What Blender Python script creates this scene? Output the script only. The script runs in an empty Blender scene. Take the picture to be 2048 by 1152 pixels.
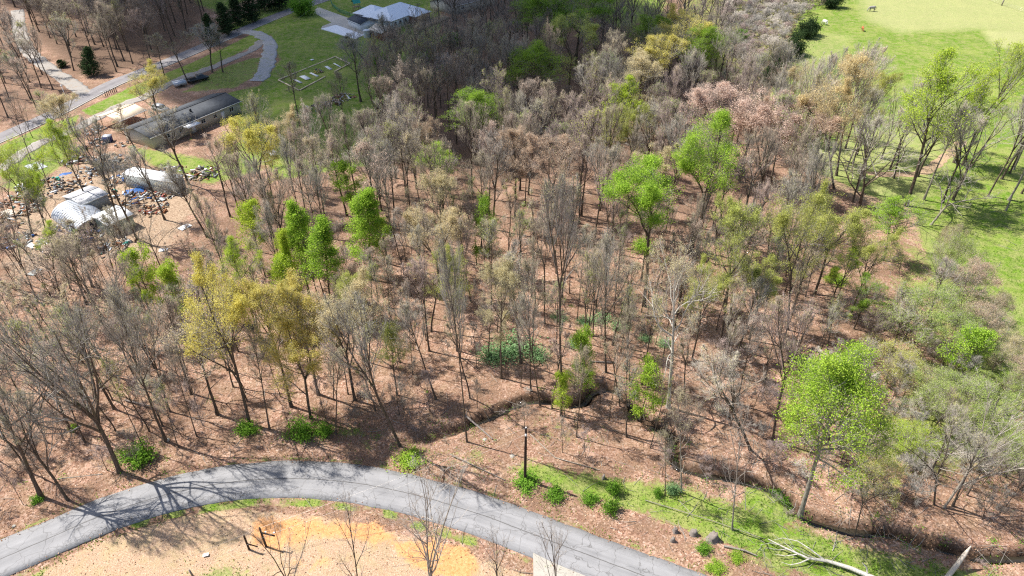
import bpy, bmesh, math, random
import numpy as np
from mathutils import Vector, Matrix, Euler
random.seed(7); rng = np.random.default_rng(11)
C = bpy.context.scene.collection
R = math.radians

# ------------------------------------------------------------------ camera, sky, sun, exposure
H0 = 65.0; PITCH = R(36.0); F = 1365.33
cam_d = bpy.data.cameras.new('camera'); cam_d.lens = 24.0; cam_d.sensor_width = 36.0
cam_d.clip_start = 0.5; cam_d.clip_end = 6000
cam = bpy.data.objects.new('camera', cam_d); C.objects.link(cam)
cam.location = (0, 0, H0); cam.rotation_euler = (R(90) - PITCH, 0, 0)
bpy.context.scene.camera = cam

SUN_EL = R(55.0); SUN_AZ = (-0.936, 0.352)         # horizontal direction TOWARDS the sun
w = bpy.data.worlds.new('World'); bpy.context.scene.world = w; w.use_nodes = True
nt = w.node_tree; bg = nt.nodes['Background']
sky = nt.nodes.new('ShaderNodeTexSky'); sky.sky_type = 'NISHITA'; sky.sun_disc = False
sky.sun_elevation = SUN_EL; sky.sun_rotation = math.atan2(SUN_AZ[0], SUN_AZ[1])
sky.air_density = 1.0; sky.dust_density = 1.5
nt.links.new(sky.outputs[0], bg.inputs[0]); bg.inputs[1].default_value = 0.092
sd = bpy.data.lights.new('sun', 'SUN'); sd.energy = 5.0; sd.angle = R(0.5); sd.color = (1.0, 0.95, 0.87)
so = bpy.data.objects.new('sun', sd); C.objects.link(so); so.location = (-60, 60, 200)
sv = Vector((SUN_AZ[0]*math.cos(SUN_EL), SUN_AZ[1]*math.cos(SUN_EL), math.sin(SUN_EL)))
so.rotation_euler = sv.to_track_quat('Z', 'Y').to_euler()
vs = bpy.context.scene.view_settings
vs.view_transform = 'Standard'; vs.look = 'None'; vs.gamma = 1.0; vs.use_curve_mapping = False
vs.exposure = 0.77
cy = bpy.context.scene.cycles
cy.use_denoising = False; cy.pixel_filter_type = 'BLACKMAN_HARRIS'; cy.filter_width = 1.2; cy.sample_clamp_indirect = 4.0
try:
    cy.max_bounces = 6; cy.diffuse_bounces = 3; cy.glossy_bounces = 2; cy.transmission_bounces = 3
    cy.transparent_max_bounces = 8; cy.volume_bounces = 0
except Exception: pass

# ------------------------------------------------------------------ survey: measured picture points -> places on the ground
CT, ST = math.cos(PITCH), math.sin(PITCH)
def G(px, py, h=0.0):
    u = (px - 1024) / F; v = (py - 576) / F
    t = (H0 - h) / (ST + v * CT)
    return Vector((u * t, (CT - v * ST) * t, h))
def depth_at(Y, h=0.0): return Y * CT + (H0 - h) * ST
def top_over(py, Y):
    v = (py - 576) / F
    return H0 - Y * (ST + v * CT) / (CT - v * ST)
def PX(x, y, z=0.0):
    d = y * CT + (H0 - z) * ST
    return 1024 + F * x / d, 576 + F * ((H0 - z) * CT - y * ST) / d

# ------------------------------------------------------------------ materials
MATS = {}
def mat(name):
    m = bpy.data.materials.new(name); m.use_nodes = True; MATS[name] = m
    n = m.node_tree; return m, n, n.nodes, n.links, n.nodes['Principled BSDF']
def mixc(n, fac, a, b, mode='MIX'):
    x = n.nodes.new('ShaderNodeMix'); x.data_type = 'RGBA'; x.blend_type = mode; x.clamp_factor = True
    for sock, v in ((x.inputs[0], fac), (x.inputs[6], a), (x.inputs[7], b)):
        if isinstance(v, (float, int)): sock.default_value = v
        elif isinstance(v, tuple): sock.default_value = (v[0], v[1], v[2], 1)
        else: n.links.new(v, sock)
    return x.outputs[2]
def noise(n, scale, detail=4, rough=.6, vec=None, dist=0.0):
    x = n.nodes.new('ShaderNodeTexNoise'); x.inputs['Scale'].default_value = scale
    x.inputs['Detail'].default_value = detail; x.inputs['Roughness'].default_value = rough
    x.inputs['Distortion'].default_value = dist
    if vec is not None: n.links.new(vec, x.inputs['Vector'])
    return x.outputs[0]
def ramp(n, fac, stops, interp='LINEAR'):
    x = n.nodes.new('ShaderNodeValToRGB'); x.color_ramp.interpolation = interp
    e = x.color_ramp.elements
    while len(e) < len(stops): e.new(0.5)
    for el, (p, c) in zip(e, stops):
        el.position = p; el.color = (c[0], c[1], c[2], 1) if isinstance(c, tuple) else (c, c, c, 1)
    n.links.new(fac, x.inputs[0]); return x.outputs[0]
def mth(n, op, a, b=0.0, clamp=False):
    x = n.nodes.new('ShaderNodeMath'); x.operation = op; x.use_clamp = clamp
    for s, v in ((x.inputs[0], a), (x.inputs[1], b)):
        if isinstance(v, (float, int)): s.default_value = v
        else: n.links.new(v, s)
    return x.outputs[0]
def geo_pos(n):
    g = n.nodes.new('ShaderNodeNewGeometry'); return g.outputs['Position']
def obj_co(n):
    g = n.nodes.new('ShaderNodeTexCoord'); return g.outputs['Object']
def rnd_obj(n): return n.nodes.new('ShaderNodeObjectInfo').outputs['Random']
def bump(n, h, s, d=.05):
    b = n.nodes.new('ShaderNodeBump'); b.inputs['Strength'].default_value = s; b.inputs['Distance'].default_value = d
    n.links.new(h, b.inputs['Height']); return b.outputs[0]

def simple(name, col, rough=.8, metal=0.0, var=.25, scale=3.0, spec=.3, bmp=0.0):
    m, n, N, L, P = mat(name)
    f = noise(n, scale, 5, .6, obj_co(n))
    f2 = noise(n, scale * 8, 3, .6, obj_co(n))
    f = mth(n, 'ADD', mth(n, 'MULTIPLY', f, .6), mth(n, 'MULTIPLY', f2, .4))
    a = tuple(c * (1 - var) for c in col); b = tuple(min(1, c * (1 + var)) for c in col)
    L.new(ramp(n, f, [(.3, a), (.7, b)]), P.inputs['Base Color'])
    P.inputs['Roughness'].default_value = rough; P.inputs['Metallic'].default_value = metal
    P.inputs['Specular IOR Level'].default_value = spec
    if bmp: L.new(bump(n, f2, bmp), P.inputs['Normal'])
    return m

def bark(name, dark, light, moss=None, white=False):
    m, n, N, L, P = mat(name)
    co = obj_co(n)
    mp = N.new('ShaderNodeMapping'); mp.inputs['Scale'].default_value = (6, 6, 1.2); L.new(co, mp.inputs[0])
    f = noise(n, 1.6, 6, .7, mp.outputs[0])
    c = ramp(n, f, [(.36, dark), (.62, light)])
    if moss:
        c = mixc(n, ramp(n, noise(n, .6, 3, .6, co), [(.52, 0.0), (.66, .55)]), c, moss)
    r = rnd_obj(n)
    c = mixc(n, .55, c, ramp(n, r, [(0, (.55, .55, .55)), (1, (1.0, .93, .86))]), 'MULTIPLY')
    L.new(c, P.inputs['Base Color']); P.inputs['Roughness'].default_value = .9
    P.inputs['Specular IOR Level'].default_value = .15
    return m
bark('bark', (.055, .042, .032), (.19, .155, .125), (.10, .11, .05))
bark('pale_bark', (.16, .14, .12), (.42, .39, .34))
bark('sycamore_bark', (.40, .38, .33), (.78, .75, .68))
def twigm(name, a, b):
    m, n, N, L, P = mat(name)
    f = noise(n, .9, 3, .6, obj_co(n))
    g = N.new('ShaderNodeNewGeometry').outputs['Random Per Island']
    f = mth(n, 'ADD', mth(n, 'MULTIPLY', f, .6), mth(n, 'MULTIPLY', g, .4))
    c = ramp(n, f, [(.25, a), (.75, b)])
    c = mixc(n, .5, c, ramp(n, rnd_obj(n), [(0, (.62, .62, .64)), (1, (1.0, .95, .9))]), 'MULTIPLY')
    L.new(c, P.inputs['Base Color']); P.inputs['Roughness'].default_value = .85
    P.inputs['Specular IOR Level'].default_value = .2
    return m
twigm('grey_twig', (.20, .185, .165), (.48, .455, .41))
twigm('brown_twig', (.175, .148, .122), (.43, .37, .31))
twigm('pink_twig', (.21, .165, .155), (.50, .405, .375))
twigm('pale_twig', (.34, .31, .27), (.68, .63, .56))
def leafm(name, dark, light, tr=.45):
    m, n, N, L, P = mat(name)
    g = N.new('ShaderNodeNewGeometry').outputs['Random Per Island']
    f = noise(n, .45, 3, .6, obj_co(n))
    f = mth(n, 'ADD', mth(n, 'MULTIPLY', f, .55), mth(n, 'MULTIPLY', g, .45))
    c = ramp(n, f, [(.22, dark), (.72, light)])
    c = mixc(n, .45, c, ramp(n, rnd_obj(n), [(0, (.84, .92, .86)), (.5, (1, 1, 1)), (1, (1.0, .93, .90))]), 'MULTIPLY')
    d = N.new('ShaderNodeBsdfDiffuse'); t = N.new('ShaderNodeBsdfTranslucent'); mx = N.new('ShaderNodeMixShader')
    L.new(c, d.inputs[0]); L.new(c, t.inputs[0]); mx.inputs[0].default_value = tr
    L.new(d.outputs[0], mx.inputs[1]); L.new(t.outputs[0], mx.inputs[2])
    L.new(mx.outputs[0], N['Material Output'].inputs[0]); N.remove(P)
    return m
leafm('bright_green_leaf', (.18, .33, .03), (.50, .68, .10))
leafm('lime_leaf', (.28, .41, .03), (.62, .74, .11))
leafm('mid_green_leaf', (.15, .28, .025), (.36, .52, .08))
leafm('pale_green_leaf', (.24, .33, .08), (.50, .60, .19))
leafm('olive_bud', (.33, .37, .08), (.66, .68, .22))
leafm('ochre_bud', (.44, .38, .09), (.78, .70, .24))
leafm('yellow_bud', (.50, .44, .08), (.86, .80, .24))
leafm('cream_bud', (.48, .41, .22), (.78, .69, .44))
leafm('pink_bud', (.52, .38, .30), (.86, .68, .57))
leafm('rust_bud', (.46, .33, .24), (.76, .60, .46))
leafm('orange_bud', (.58, .45, .22), (.88, .74, .44))
leafm('dark_evergreen_leaf', (.018, .038, .018), (.07, .11, .045), .2)
leafm('shrub_leaf', (.07, .18, .02), (.26, .46, .06), .35)
leafm('faint_bud', (.30, .27, .15), (.56, .52, .32), .3)
leafm('holly_leaf', (.10, .21, .08), (.32, .50, .24), .35)
leafm('grass_blade', (.10, .20, .02), (.26, .40, .06), .35)
leafm('dead_leaf', (.22, .11, .06), (.60, .40, .27), .1)

# ------------------------------------------------------------------ mesh helpers
def mesh_from(name, V, Fq, Ft=None, mats=(), mi=None, smooth=False):
    """V (n,3); Fq (m,4) quads; Ft (k,3) triangles"""
    V = np.asarray(V, dtype=np.float32).reshape(-1, 3)
    Fq = np.zeros((0, 4), int) if Fq is None else np.asarray(Fq, int).reshape(-1, 4)
    Ft = np.zeros((0, 3), int) if Ft is None else np.asarray(Ft, int).reshape(-1, 3)
    me = bpy.data.meshes.new(name); me.vertices.add(len(V)); me.vertices.foreach_set('co', V.ravel())
    nl = Fq.size + Ft.size; me.loops.add(nl)
    me.loops.foreach_set('vertex_index', np.concatenate([Fq.ravel(), Ft.ravel()]).astype(np.int32))
    nf = len(Fq) + len(Ft); me.polygons.add(nf)
    st = np.concatenate([np.arange(len(Fq)) * 4, Fq.size + np.arange(len(Ft)) * 3]).astype(np.int32)
    me.polygons.foreach_set('loop_start', st)
    for m in mats: me.materials.append(MATS[m] if isinstance(m, str) else m)
    if mi is not None: me.polygons.foreach_set('material_index', np.asarray(mi, np.int32))
    if smooth: me.polygons.foreach_set('use_smooth', np.ones(nf, bool))
    me.update(calc_edges=True); me.validate()
    return me
class MB:
    """collects pieces of one mesh"""
    def __init__(s): s.V = []; s.Q = []; s.T = []; s.n = 0; s.qm = []; s.tm = []
    def add(s, V, Q=None, T=None, m=0):
        V = np.asarray(V, float).reshape(-1, 3); s.V.append(V)
        if Q is not None and len(Q): Q = np.asarray(Q, int).reshape(-1, 4); s.Q.append(Q + s.n); s.qm += [m] * len(Q)
        if T is not None and len(T): T = np.asarray(T, int).reshape(-1, 3); s.T.append(T + s.n); s.tm += [m] * len(T)
        s.n += len(V); return s
    def box(s, c, d, rz=0.0, m=0, M=None):
        x, y, z = d[0] / 2, d[1] / 2, d[2] / 2
        V = np.array([(-x,-y,-z),(x,-y,-z),(x,y,-z),(-x,y,-z),(-x,-y,z),(x,-y,z),(x,y,z),(-x,y,z)])
        if M is not None: V = V @ np.array(M.to_3x3()).T
        if rz: cz, sz = math.cos(rz), math.sin(rz); V = V @ np.array([[cz, sz, 0], [-sz, cz, 0], [0, 0, 1]])
        V = V + np.array(c)
        return s.add(V, [(0,3,2,1),(4,5,6,7),(0,1,5,4),(1,2,6,5),(2,3,7,6),(3,0,4,7)], m=m)
    def beam(s, a, b, wd, ht=None, m=0):
        ht = ht or wd; a = Vector(a); b = Vector(b); d = b - a; L = d.length
        q = d.to_track_quat('X', 'Z').to_matrix()
        return s.box((a + b) / 2, (L, wd, ht), M=q, m=m)
    def poly(s, pts, m=0):
        n = len(pts)
        if n == 4: return s.add(pts, [(0, 1, 2, 3)], m=m)
        return s.add(pts, None, [(0, i, i + 1) for i in range(1, n - 1)], m=m)
    def tube(s, pts, rad, sides=6, m=0, cap=True):
        V, Q = tubes(np.array([pts], float), np.array([rad], float), sides)
        s.add(V, Q, m=m)
        if cap:
            k = len(pts) - 1
            for kk, rev in ((0, True), (k, False)):
                ring = V[kk * sides:(kk + 1) * sides]; T = [(0, i, i + 1) for i in range(1, sides - 1)]
                if rev: T = [t[::-1] for t in T]
                s.add(ring, None, T, m=m)
        return s
    def mesh(s, name, mats, smooth=False):
        V = np.concatenate(s.V) if s.V else np.zeros((0, 3))
        return mesh_from(name, V, np.concatenate(s.Q) if s.Q else None, np.concatenate(s.T) if s.T else None,
                         mats, s.qm + s.tm, smooth)
    def build(s, name, mats, parent=None, smooth=False, loc=None):
        if isinstance(mats, str): mats = [mats]
        return link(name, s.mesh(name, mats, smooth), parent, loc)
def link(name, me, parent=None, loc=None):
    o = bpy.data.objects.new(name, me); C.objects.link(o)
    if parent is not None: o.parent = parent
    if loc is not None: o.location = loc
    return o
def tubes(P, rad, sides):
    """P (N,K,3) polylines, rad (N,K) -> verts, quads"""
    N, K, _ = P.shape
    T = np.empty_like(P); T[:, 1:-1] = P[:, 2:] - P[:, :-2] if K > 2 else 0; T[:, 0] = P[:, 1] - P[:, 0]; T[:, -1] = P[:, -1] - P[:, -2]
    T /= np.linalg.norm(T, axis=2, keepdims=True) + 1e-9
    up = np.where(np.abs(T[:, :1, 2:3]) > .8, np.array([1., 0, 0]), np.array([0, 0, 1.]))
    A = np.cross(T, np.broadcast_to(up, T.shape)); A /= np.linalg.norm(A, axis=2, keepdims=True) + 1e-9
    B = np.cross(T, A)
    an = np.arange(sides) * 2 * math.pi / sides
    V = P[:, :, None, :] + rad[:, :, None, None] * (np.cos(an)[None, None, :, None] * A[:, :, None, :] + np.sin(an)[None, None, :, None] * B[:, :, None, :])
    V = V.reshape(-1, 3)
    i = np.arange(N)[:, None, None]; k = np.arange(K - 1)[None, :, None]; j = np.arange(sides)[None, None, :]
    b = (i * K + k) * sides; jn = (j + 1) % sides
    Q = np.stack([b + j, b + jn, b + sides + jn, b + sides + j], -1).reshape(-1, 4)
    return V, Q
def cones(A, Bp, r):
    """thin three-sided tapering twigs from A to B"""
    N = len(A); d = Bp - A; d /= np.linalg.norm(d, axis=1, keepdims=True) + 1e-9
    up = np.where(np.abs(d[:, 2:3]) > .8, np.array([1., 0, 0]), np.array([0, 0, 1.]))
    a = np.cross(d, up); a /= np.linalg.norm(a, axis=1, keepdims=True) + 1e-9; b = np.cross(d, a)
    r = np.broadcast_to(np.asarray(r), (N,))[:, None]
    V = np.stack([A + r * a, A + r * (-.5 * a + .866 * b), A + r * (-.5 * a - .866 * b), Bp], 1).reshape(-1, 3)
    o = np.arange(N)[:, None] * 4
    T = np.concatenate([o + np.array([[0, 1, 3]]), o + np.array([[1, 2, 3]]), o + np.array([[2, 0, 3]])])
    return V, T
def leaves(P, size, rg, flat=.0):
    """rhombic leaf sprays at points P"""
    N = len(P); n = rg.normal(size=(N, 3)); n[:, 2] += flat; n /= np.linalg.norm(n, axis=1, keepdims=True)
    t = rg.normal(size=(N, 3)); a = np.cross(n, t); a /= np.linalg.norm(a, axis=1, keepdims=True); b = np.cross(n, a)
    s = (size * rg.uniform(.6, 1.3, N))[:, None]
    V = np.stack([P - a * s * .5, P - b * s * .32, P + a * s * .5, P + b * s * .32], 1).reshape(-1, 3)
    Q = np.arange(N * 4).reshape(N, 4)
    return V, Q
def tag(o, label=None, cat=None, group=None, kind=None):
    if label: o['label'] = label
    if cat: o['category'] = cat
    if group: o['group'] = group
    if kind: o['kind'] = kind
    return o
def empty(name, loc, rz=0.0, label=None, cat=None, group=None):
    o = bpy.data.objects.new(name, None); C.objects.link(o); o.location = loc; o.rotation_euler = (0, 0, rz)
    o.empty_display_size = .5
    return tag(o, label, cat, group)
# ------------------------------------------------------------------ tree growing
def env_fn(shape):
    def f(z):
        z = np.clip(z, 0, 1)
        if shape == 'cone': return np.clip((1 - z) ** .95 * (z * 6 + .6).clip(0, 1), 0, 1)
        if shape == 'vase': return np.sqrt(np.clip(1 - (np.abs(z - .68) / np.where(z > .68, .36, .8)) ** 2.2, 0, 1))
        if shape == 'dome': return np.sqrt(np.clip(1 - (np.abs(z - .42) / np.where(z > .42, .62, .55)) ** 2.2, 0, 1))
        return np.sqrt(np.clip(1 - (2 * z - 1) ** 2, 0, 1))
    return f
def grow(st, dr, ln, K, wob, up, rg):
    N = len(st); P = np.empty((N, K + 1, 3)); P[:, 0] = st; d = dr.copy()
    for k in range(K):
        d = d + rg.normal(size=(N, 3)) * wob; d[:, 2] += up; d /= np.linalg.norm(d, axis=1, keepdims=True)
        P[:, k + 1] = P[:, k] + d * (ln / K)[:, None]
    return P
def children(P, rad, M, ang, u0, ratio, ln, rg, lift=.15, u1=1.0):
    N, K1, _ = P.shape; K = K1 - 1
    u = (u0 + (u1 - u0) * (np.arange(M)[None] + rg.uniform(.1, .9, (N, M))) / M)
    f = u * K; i = np.minimum(f.astype(int), K - 1); fr = (f - i)[..., None]; n = np.arange(N)[:, None]
    st = P[n, i] * (1 - fr) + P[n, i + 1] * fr; t = P[n, i + 1] - P[n, i]; t /= np.linalg.norm(t, axis=2, keepdims=True) + 1e-9
    rr = rad[n, i] * (1 - fr[..., 0]) + rad[n, i + 1] * fr[..., 0]
    q = rg.normal(size=(N, M, 3)); q -= (q * t).sum(2, keepdims=True) * t; q /= np.linalg.norm(q, axis=2, keepdims=True) + 1e-9
    a = np.radians(rg.uniform(ang[0], ang[1], (N, M)))[..., None]
    d = t * np.cos(a) + q * np.sin(a); d[..., 2] += lift; d /= np.linalg.norm(d, axis=2, keepdims=True)
    L = ln[:, None] * ratio * (1.15 - .55 * u) * rg.uniform(.7, 1.25, (N, M))
    return st.reshape(-1, 3), d.reshape(-1, 3), L.ravel(), rr.ravel()

def make_tree(name, seed, H, Rc, cb=.45, n=(13, 6, 5, 6), tr=.22, shape='vase', elev=(22, 68), bark='bark', twig='grey_twig',
              leaf=None, leaf_n=0, leaf_size=.22, fork=1, twr=.011, spread=.4, low=0, wob=.10, side_snags=0, angk=1.0, lift=.12):
    """returns (trunk_mesh, crown_mesh); crown = small branches, twigs and leaves"""
    rg = np.random.default_rng(seed); env = env_fn(shape); zb = cb * H; ph = rg.uniform(0, 6.28, 3); irr = shape != 'cone'
    def clip_len(st, d, L, over=1.0):
        s = np.linspace(0.04, 1.0, 14)[None, :, None]; Q = st[:, None] + d[:, None] * (L * over)[:, None, None] * s
        zf = (Q[..., 2] - zb) / (H - zb); r = np.hypot(Q[..., 0], Q[..., 1])
        aq = np.arctan2(Q[..., 1], Q[..., 0]); lob = 1 + .26 * np.sin(2 * aq + ph[0] + zf * 2) + .20 * np.sin(3 * aq + ph[1] - zf * 3)
        ok = (r <= Rc * np.maximum(env(zf), .06) * (lob if irr else 1.0)) & (zf <= 1.0 + (.10 * np.sin(aq * 2 + ph[2]) if irr else 0))
        bad = ~ok; first = np.where(bad.any(1), bad.argmax(1), 14)
        return L * over * np.clip((first + .6) / 14.0, .16, 1.0)
    # stems
    stems = []; big = MB()
    main_top = H * (.93 if fork == 1 else (cb + .06))
    st = np.array([[0, 0, -.3]]); K = 9
    P = grow(st, np.array([[0, 0, 1.]]), np.array([main_top + .3]), K, .028, .10, rg)
    rad = np.linspace(1, .22 if fork == 1 else .72, K + 1)[None] * tr; rad[0, 0] *= 1.55
    stems.append((P, rad))
    V, Q = tubes(P, rad, 8); big.add(V, Q)
    if fork > 1:
        az = rg.uniform(0, 6.28) + np.arange(fork) * 6.283 / fork + rg.normal(size=fork) * .3
        e = np.radians(rg.uniform(58, 78, fork))
        d = np.stack([np.cos(az) * np.cos(e), np.sin(az) * np.cos(e), np.sin(e)], 1)
        s0 = np.repeat(P[:, -1] - np.array([[0, 0, .05]]), fork, 0)
        Lf = clip_len(s0, d, np.full(fork, H * .62), 1.0)
        PF = grow(s0, d, Lf, 8, .09, .035, rg); RF = np.linspace(.66, .12, 9)[None] * tr * rg.uniform(.75, 1.05, (fork, 1))
        V, Q = tubes(PF, RF, 7); big.add(V, Q); stems.append((PF, RF))
    # primary limbs
    S = []; D = []; LL = []; RR = []
    for (P, rad) in stems:
        for s in range(len(P)):
            isF = (fork > 1); main = P is stems[0][0]
            if isF and main: m = low
            else: m = max(3, int(n[0] / (fork if isF else 1)))
            if m == 0: continue
            zt = np.sort(rg.uniform(0, 1, m) ** .8)
            t0 = (cb * H / main_top) if (main and not isF) else (.12 if not main else .55)
            u = t0 + (1 - t0) * (np.arange(m) + rg.uniform(.1, .9, m)) / m
            f = u * (P.shape[1] - 1); i = np.minimum(f.astype(int), P.shape[1] - 2); fr = (f - i)[:, None]
            p = P[s, i] * (1 - fr) + P[s, i + 1] * fr; t = P[s, i + 1] - P[s, i]; t /= np.linalg.norm(t, axis=1, keepdims=True)
            az = np.arange(m) * 2.4 + rg.uniform(0, 6.28) + rg.normal(size=m) * .35
            e = np.radians(elev[0] + (elev[1] - elev[0]) * (u - t0) / (1 - t0 + 1e-6) + rg.normal(size=m) * 7)
            d = np.stack([np.cos(az) * np.cos(e), np.sin(az) * np.cos(e), np.sin(e)], 1) + t * .25
            if isF and not main: d[:, :2] += P[s, -1, :2] / Rc * .45
            d /= np.linalg.norm(d, axis=1, keepdims=True)
            rr = rad[s, i]
            L = clip_len(p, d, np.full(m, Rc * 2.2 if shape != 'cone' else Rc * 1.5))
            L *= rg.uniform(.55, 1.10, m)
            S.append(p); D.append(d); LL.append(L); RR.append(np.minimum(rr * .66, .022 + L * .018))
    S = np.concatenate(S); D = np.concatenate(D); LL = np.concatenate(LL); RR = np.concatenate(RR)
    P1 = grow(S, D, LL, 6, wob, .05, rg); R1 = RR[:, None] * np.linspace(1, .22, 7)[None]
    V, Q = tubes(P1, R1, 5); big.add(V, Q)
    if side_snags:
        for _ in range(side_snags):
            z = rg.uniform(.2, cb) * H; a = rg.uniform(0, 6.28); l = rg.uniform(.6, 2.0)
            c = np.array([math.cos(a), math.sin(a), .25]); b0 = np.array([0, 0, z])
            V, Q = tubes(np.array([[b0, b0 + c * l * .5, b0 + c * l + np.array([0, 0, .1])]]), np.array([[.05, .035, .02]]), 4); big.add(V, Q)
    crown = MB()
    # secondary
    s2, d2, l2, r2 = children(P1, R1, n[1], (28 * angk, 58 * angk), .18, .62, LL, rg, lift)
    l2 = clip_len(s2, d2, np.maximum(l2, .5)); P2 = grow(s2, d2, l2, 4, .14, .05, rg)
    R2 = np.minimum(r2 * .8, .018 + l2 * .013)[:, None] * np.linspace(1, .3, 5)[None]
    V, Q = tubes(P2, R2, 4); crown.add(V, Q)
    # also continue limb tips
    s3, d3, l3, r3 = children(P2, R2, n[2], (25 * angk, 60 * angk), .15, .66, l2, rg, lift)
    sA, dA, lA, rA = children(P1, R1, 3, (15, 50), .72, .35, LL, rg, .1)
    s3 = np.concatenate([s3, sA]); d3 = np.concatenate([d3, dA]); l3 = np.concatenate([l3, lA]); r3 = np.concatenate([r3, rA])
    l3 = clip_len(s3, d3, np.maximum(l3, .4)); P3 = grow(s3, d3, l3, 2, .16, .06, rg)
    R3 = np.minimum(r3 * .8, .028)[:, None].clip(.014) * np.linspace(1, .5, 3)[None]
    V, Q = tubes(P3, R3, 3); crown.add(V, Q)
    if n[3]:
        s4, d4, l4, r4 = children(P3, R3, n[3], (20 * angk, 65 * angk), .08, .9, l3, rg, lift)
        l4 = np.clip(l4, .35, 1.3); e4 = s4 + d4 * l4[:, None] + rg.normal(size=s4.shape) * .05
        V, T = cones(s4, e4, twr); crown.add(V, None, T)
    else: s4, e4 = P3[:, 0], P3[:, -1]
    if leaf and leaf_n:
        # clumps round the branch tips
        tips = np.concatenate([P3[:, -1], P3[:, 1], e4[rg.integers(0, len(e4), len(P3))]])
        keep = rg.uniform(size=len(tips)) < .62; tips = tips[keep]
        idx = rg.integers(0, len(tips), leaf_n)
        pts = tips[idx] + rg.normal(size=(leaf_n, 3)) * spread * np.array([1, 1, .7])
        V, Q = leaves(pts, leaf_size, rg, .5); crown.add(V, Q, m=1)
    mats = [twig] + ([leaf] if leaf else [])
    return big.mesh(name + '_trunk', [bark], True), crown.mesh(name + '_crown', mats)

PROT = {}
def proto(key, H, Rc, **k):
    PROT[key] = (H, Rc * 2) + make_tree(key, k.pop('seed', len(PROT) + 3), H, Rc, **k)
# bare trees
for i in range(6):
    proto('bare%d' % i, 19, 4.6, cb=.40 + .06 * (i % 3), twr=.011, n=(14, 7, 5, 4), tr=.19, shape=('vase', 'dome', 'round')[i % 3], fork=(1, 2, 1, 3, 1, 2)[i],
          elev=(44, 80), angk=.72, lift=.34, wob=.06, twig='grey_twig', low=2, side_snags=3, leaf='faint_bud', leaf_n=1700, leaf_size=.12, spread=.16)
for i in range(3):
    proto('broad%d' % i, 22, 8.0, cb=.28, twr=.011, n=(15, 7, 6, 4), tr=.36, shape='dome', fork=(1, 3, 2)[i], elev=(14, 66), twig='grey_twig', low=4, leaf='faint_bud', leaf_n=3000, leaf_size=.12, spread=.14)
for i in range(3):
    proto('slim%d' % i, 17, 2.4, cb=.48, twr=.010, n=(11, 6, 5, 3), tr=.12, shape='vase', fork=(1, 1, 2)[i], elev=(48, 80), angk=.72, lift=.34, wob=.06, twig='brown_twig', low=1, side_snags=5, leaf='faint_bud', leaf_n=1500, leaf_size=.11, spread=.12)
for i in range(3):
    proto('sapling%d' % i, 7, 1.6, cb=.22, n=(9, 5, 5, 4), tr=.05, shape='vase', elev=(40, 80), angk=.8, lift=.25, twig='brown_twig', twr=.009)
for i in range(3):
    proto('sparse%d' % i, 18, 6.5, cb=.26, n=(9, 5, 4, 3), tr=.24, shape='dome', fork=(3, 1, 2)[i], elev=(22, 70), twig='pale_twig', twr=.010, low=2, wob=.15)
# brushy multi-stem understorey
for i in range(3):
    proto('brush%d' % i, 4, 2.0, cb=.08, n=(9, 5, 4, 4), tr=.04, shape='dome', fork=4, elev=(40, 82), angk=.8, lift=.3, twig='pink_twig', twr=.010, low=2)
for i in range(3):
    proto('lite%d' % i, 17, 4.8, cb=.30, n=(11, 4, 4, 3), tr=.22, shape=('vase', 'dome')[i % 2], fork=(1, 3, 2)[i], elev=(44, 80), angk=.75, lift=.34, twig='brown_twig', twr=.028, low=2)
# leafy
for i in range(3):
    proto('tulip%d' % i, 24, 5.2, cb=(.44, .40, .48)[i], n=((26, 19, 17)[i], 7, 5, 2), tr=.27, shape=('dome', 'dome', 'vase')[i], fork=(1, 2, 3)[i], leaf='bright_green_leaf',
          leaf_n=33000, leaf_size=.165, spread=.38, seed=71 + i, low=1)
for i in range(2):
    proto('airy%d' % i, 22, 5.6, cb=.36, n=(15, 7, 5, 4), tr=.24, shape=('dome', 'vase')[i], fork=(2, 1)[i], leaf='lime_leaf', leaf_n=17000, leaf_size=.17, spread=.28, low=2, elev=(30, 74), angk=.85, lift=.2)
proto('cone0', 19, 4.6, cb=.30, n=(26, 6, 4, 2), tr=.2, shape='cone', leaf='bright_green_leaf', leaf_n=26000, leaf_size=.19, elev=(0, 42), wob=.05, spread=.34)
proto('cone1', 19, 3.6, cb=.40, n=(22, 6, 4, 2), tr=.18, shape='cone', leaf='lime_leaf', leaf_n=17000, leaf_size=.21, elev=(15, 60), spread=.36)
for i in range(3):
    proto('bud%d' % i, 19, 5.4, cb=.40, n=(14, 6, 6, 5), tr=.24, shape=('dome', 'vase', 'dome')[i], fork=(2, 1, 3)[i], twr=.012, leaf='ochre_bud', leaf_n=21000,
          leaf_size=.16, spread=.30, elev=(22, 72), low=2)
for i in range(2):
    proto('small_leafy%d' % i, 10, 2.6, cb=.25, n=(12, 5, 4, 3), tr=.1, shape=('dome', 'vase')[i], leaf='lime_leaf', leaf_n=9000, leaf_size=.19, spread=.30, elev=(20, 65))
proto('sycamore', 20, 6.0, cb=.36, n=(15, 6, 4, 2), tr=.29, shape='vase', fork=1, elev=(4, 58), bark='sycamore_bark', twig='pale_twig',
      leaf='cream_bud', leaf_n=5000, leaf_size=.14, spread=.2, wob=.24)
proto('willowy', 11, 6.5, cb=.12, n=(16, 7, 5, 4), tr=.16, shape='dome', fork=5, elev=(10, 60), twig='pale_twig', leaf='pale_green_leaf', leaf_n=16000,
      leaf_size=.15, spread=.35, low=3)
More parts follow.
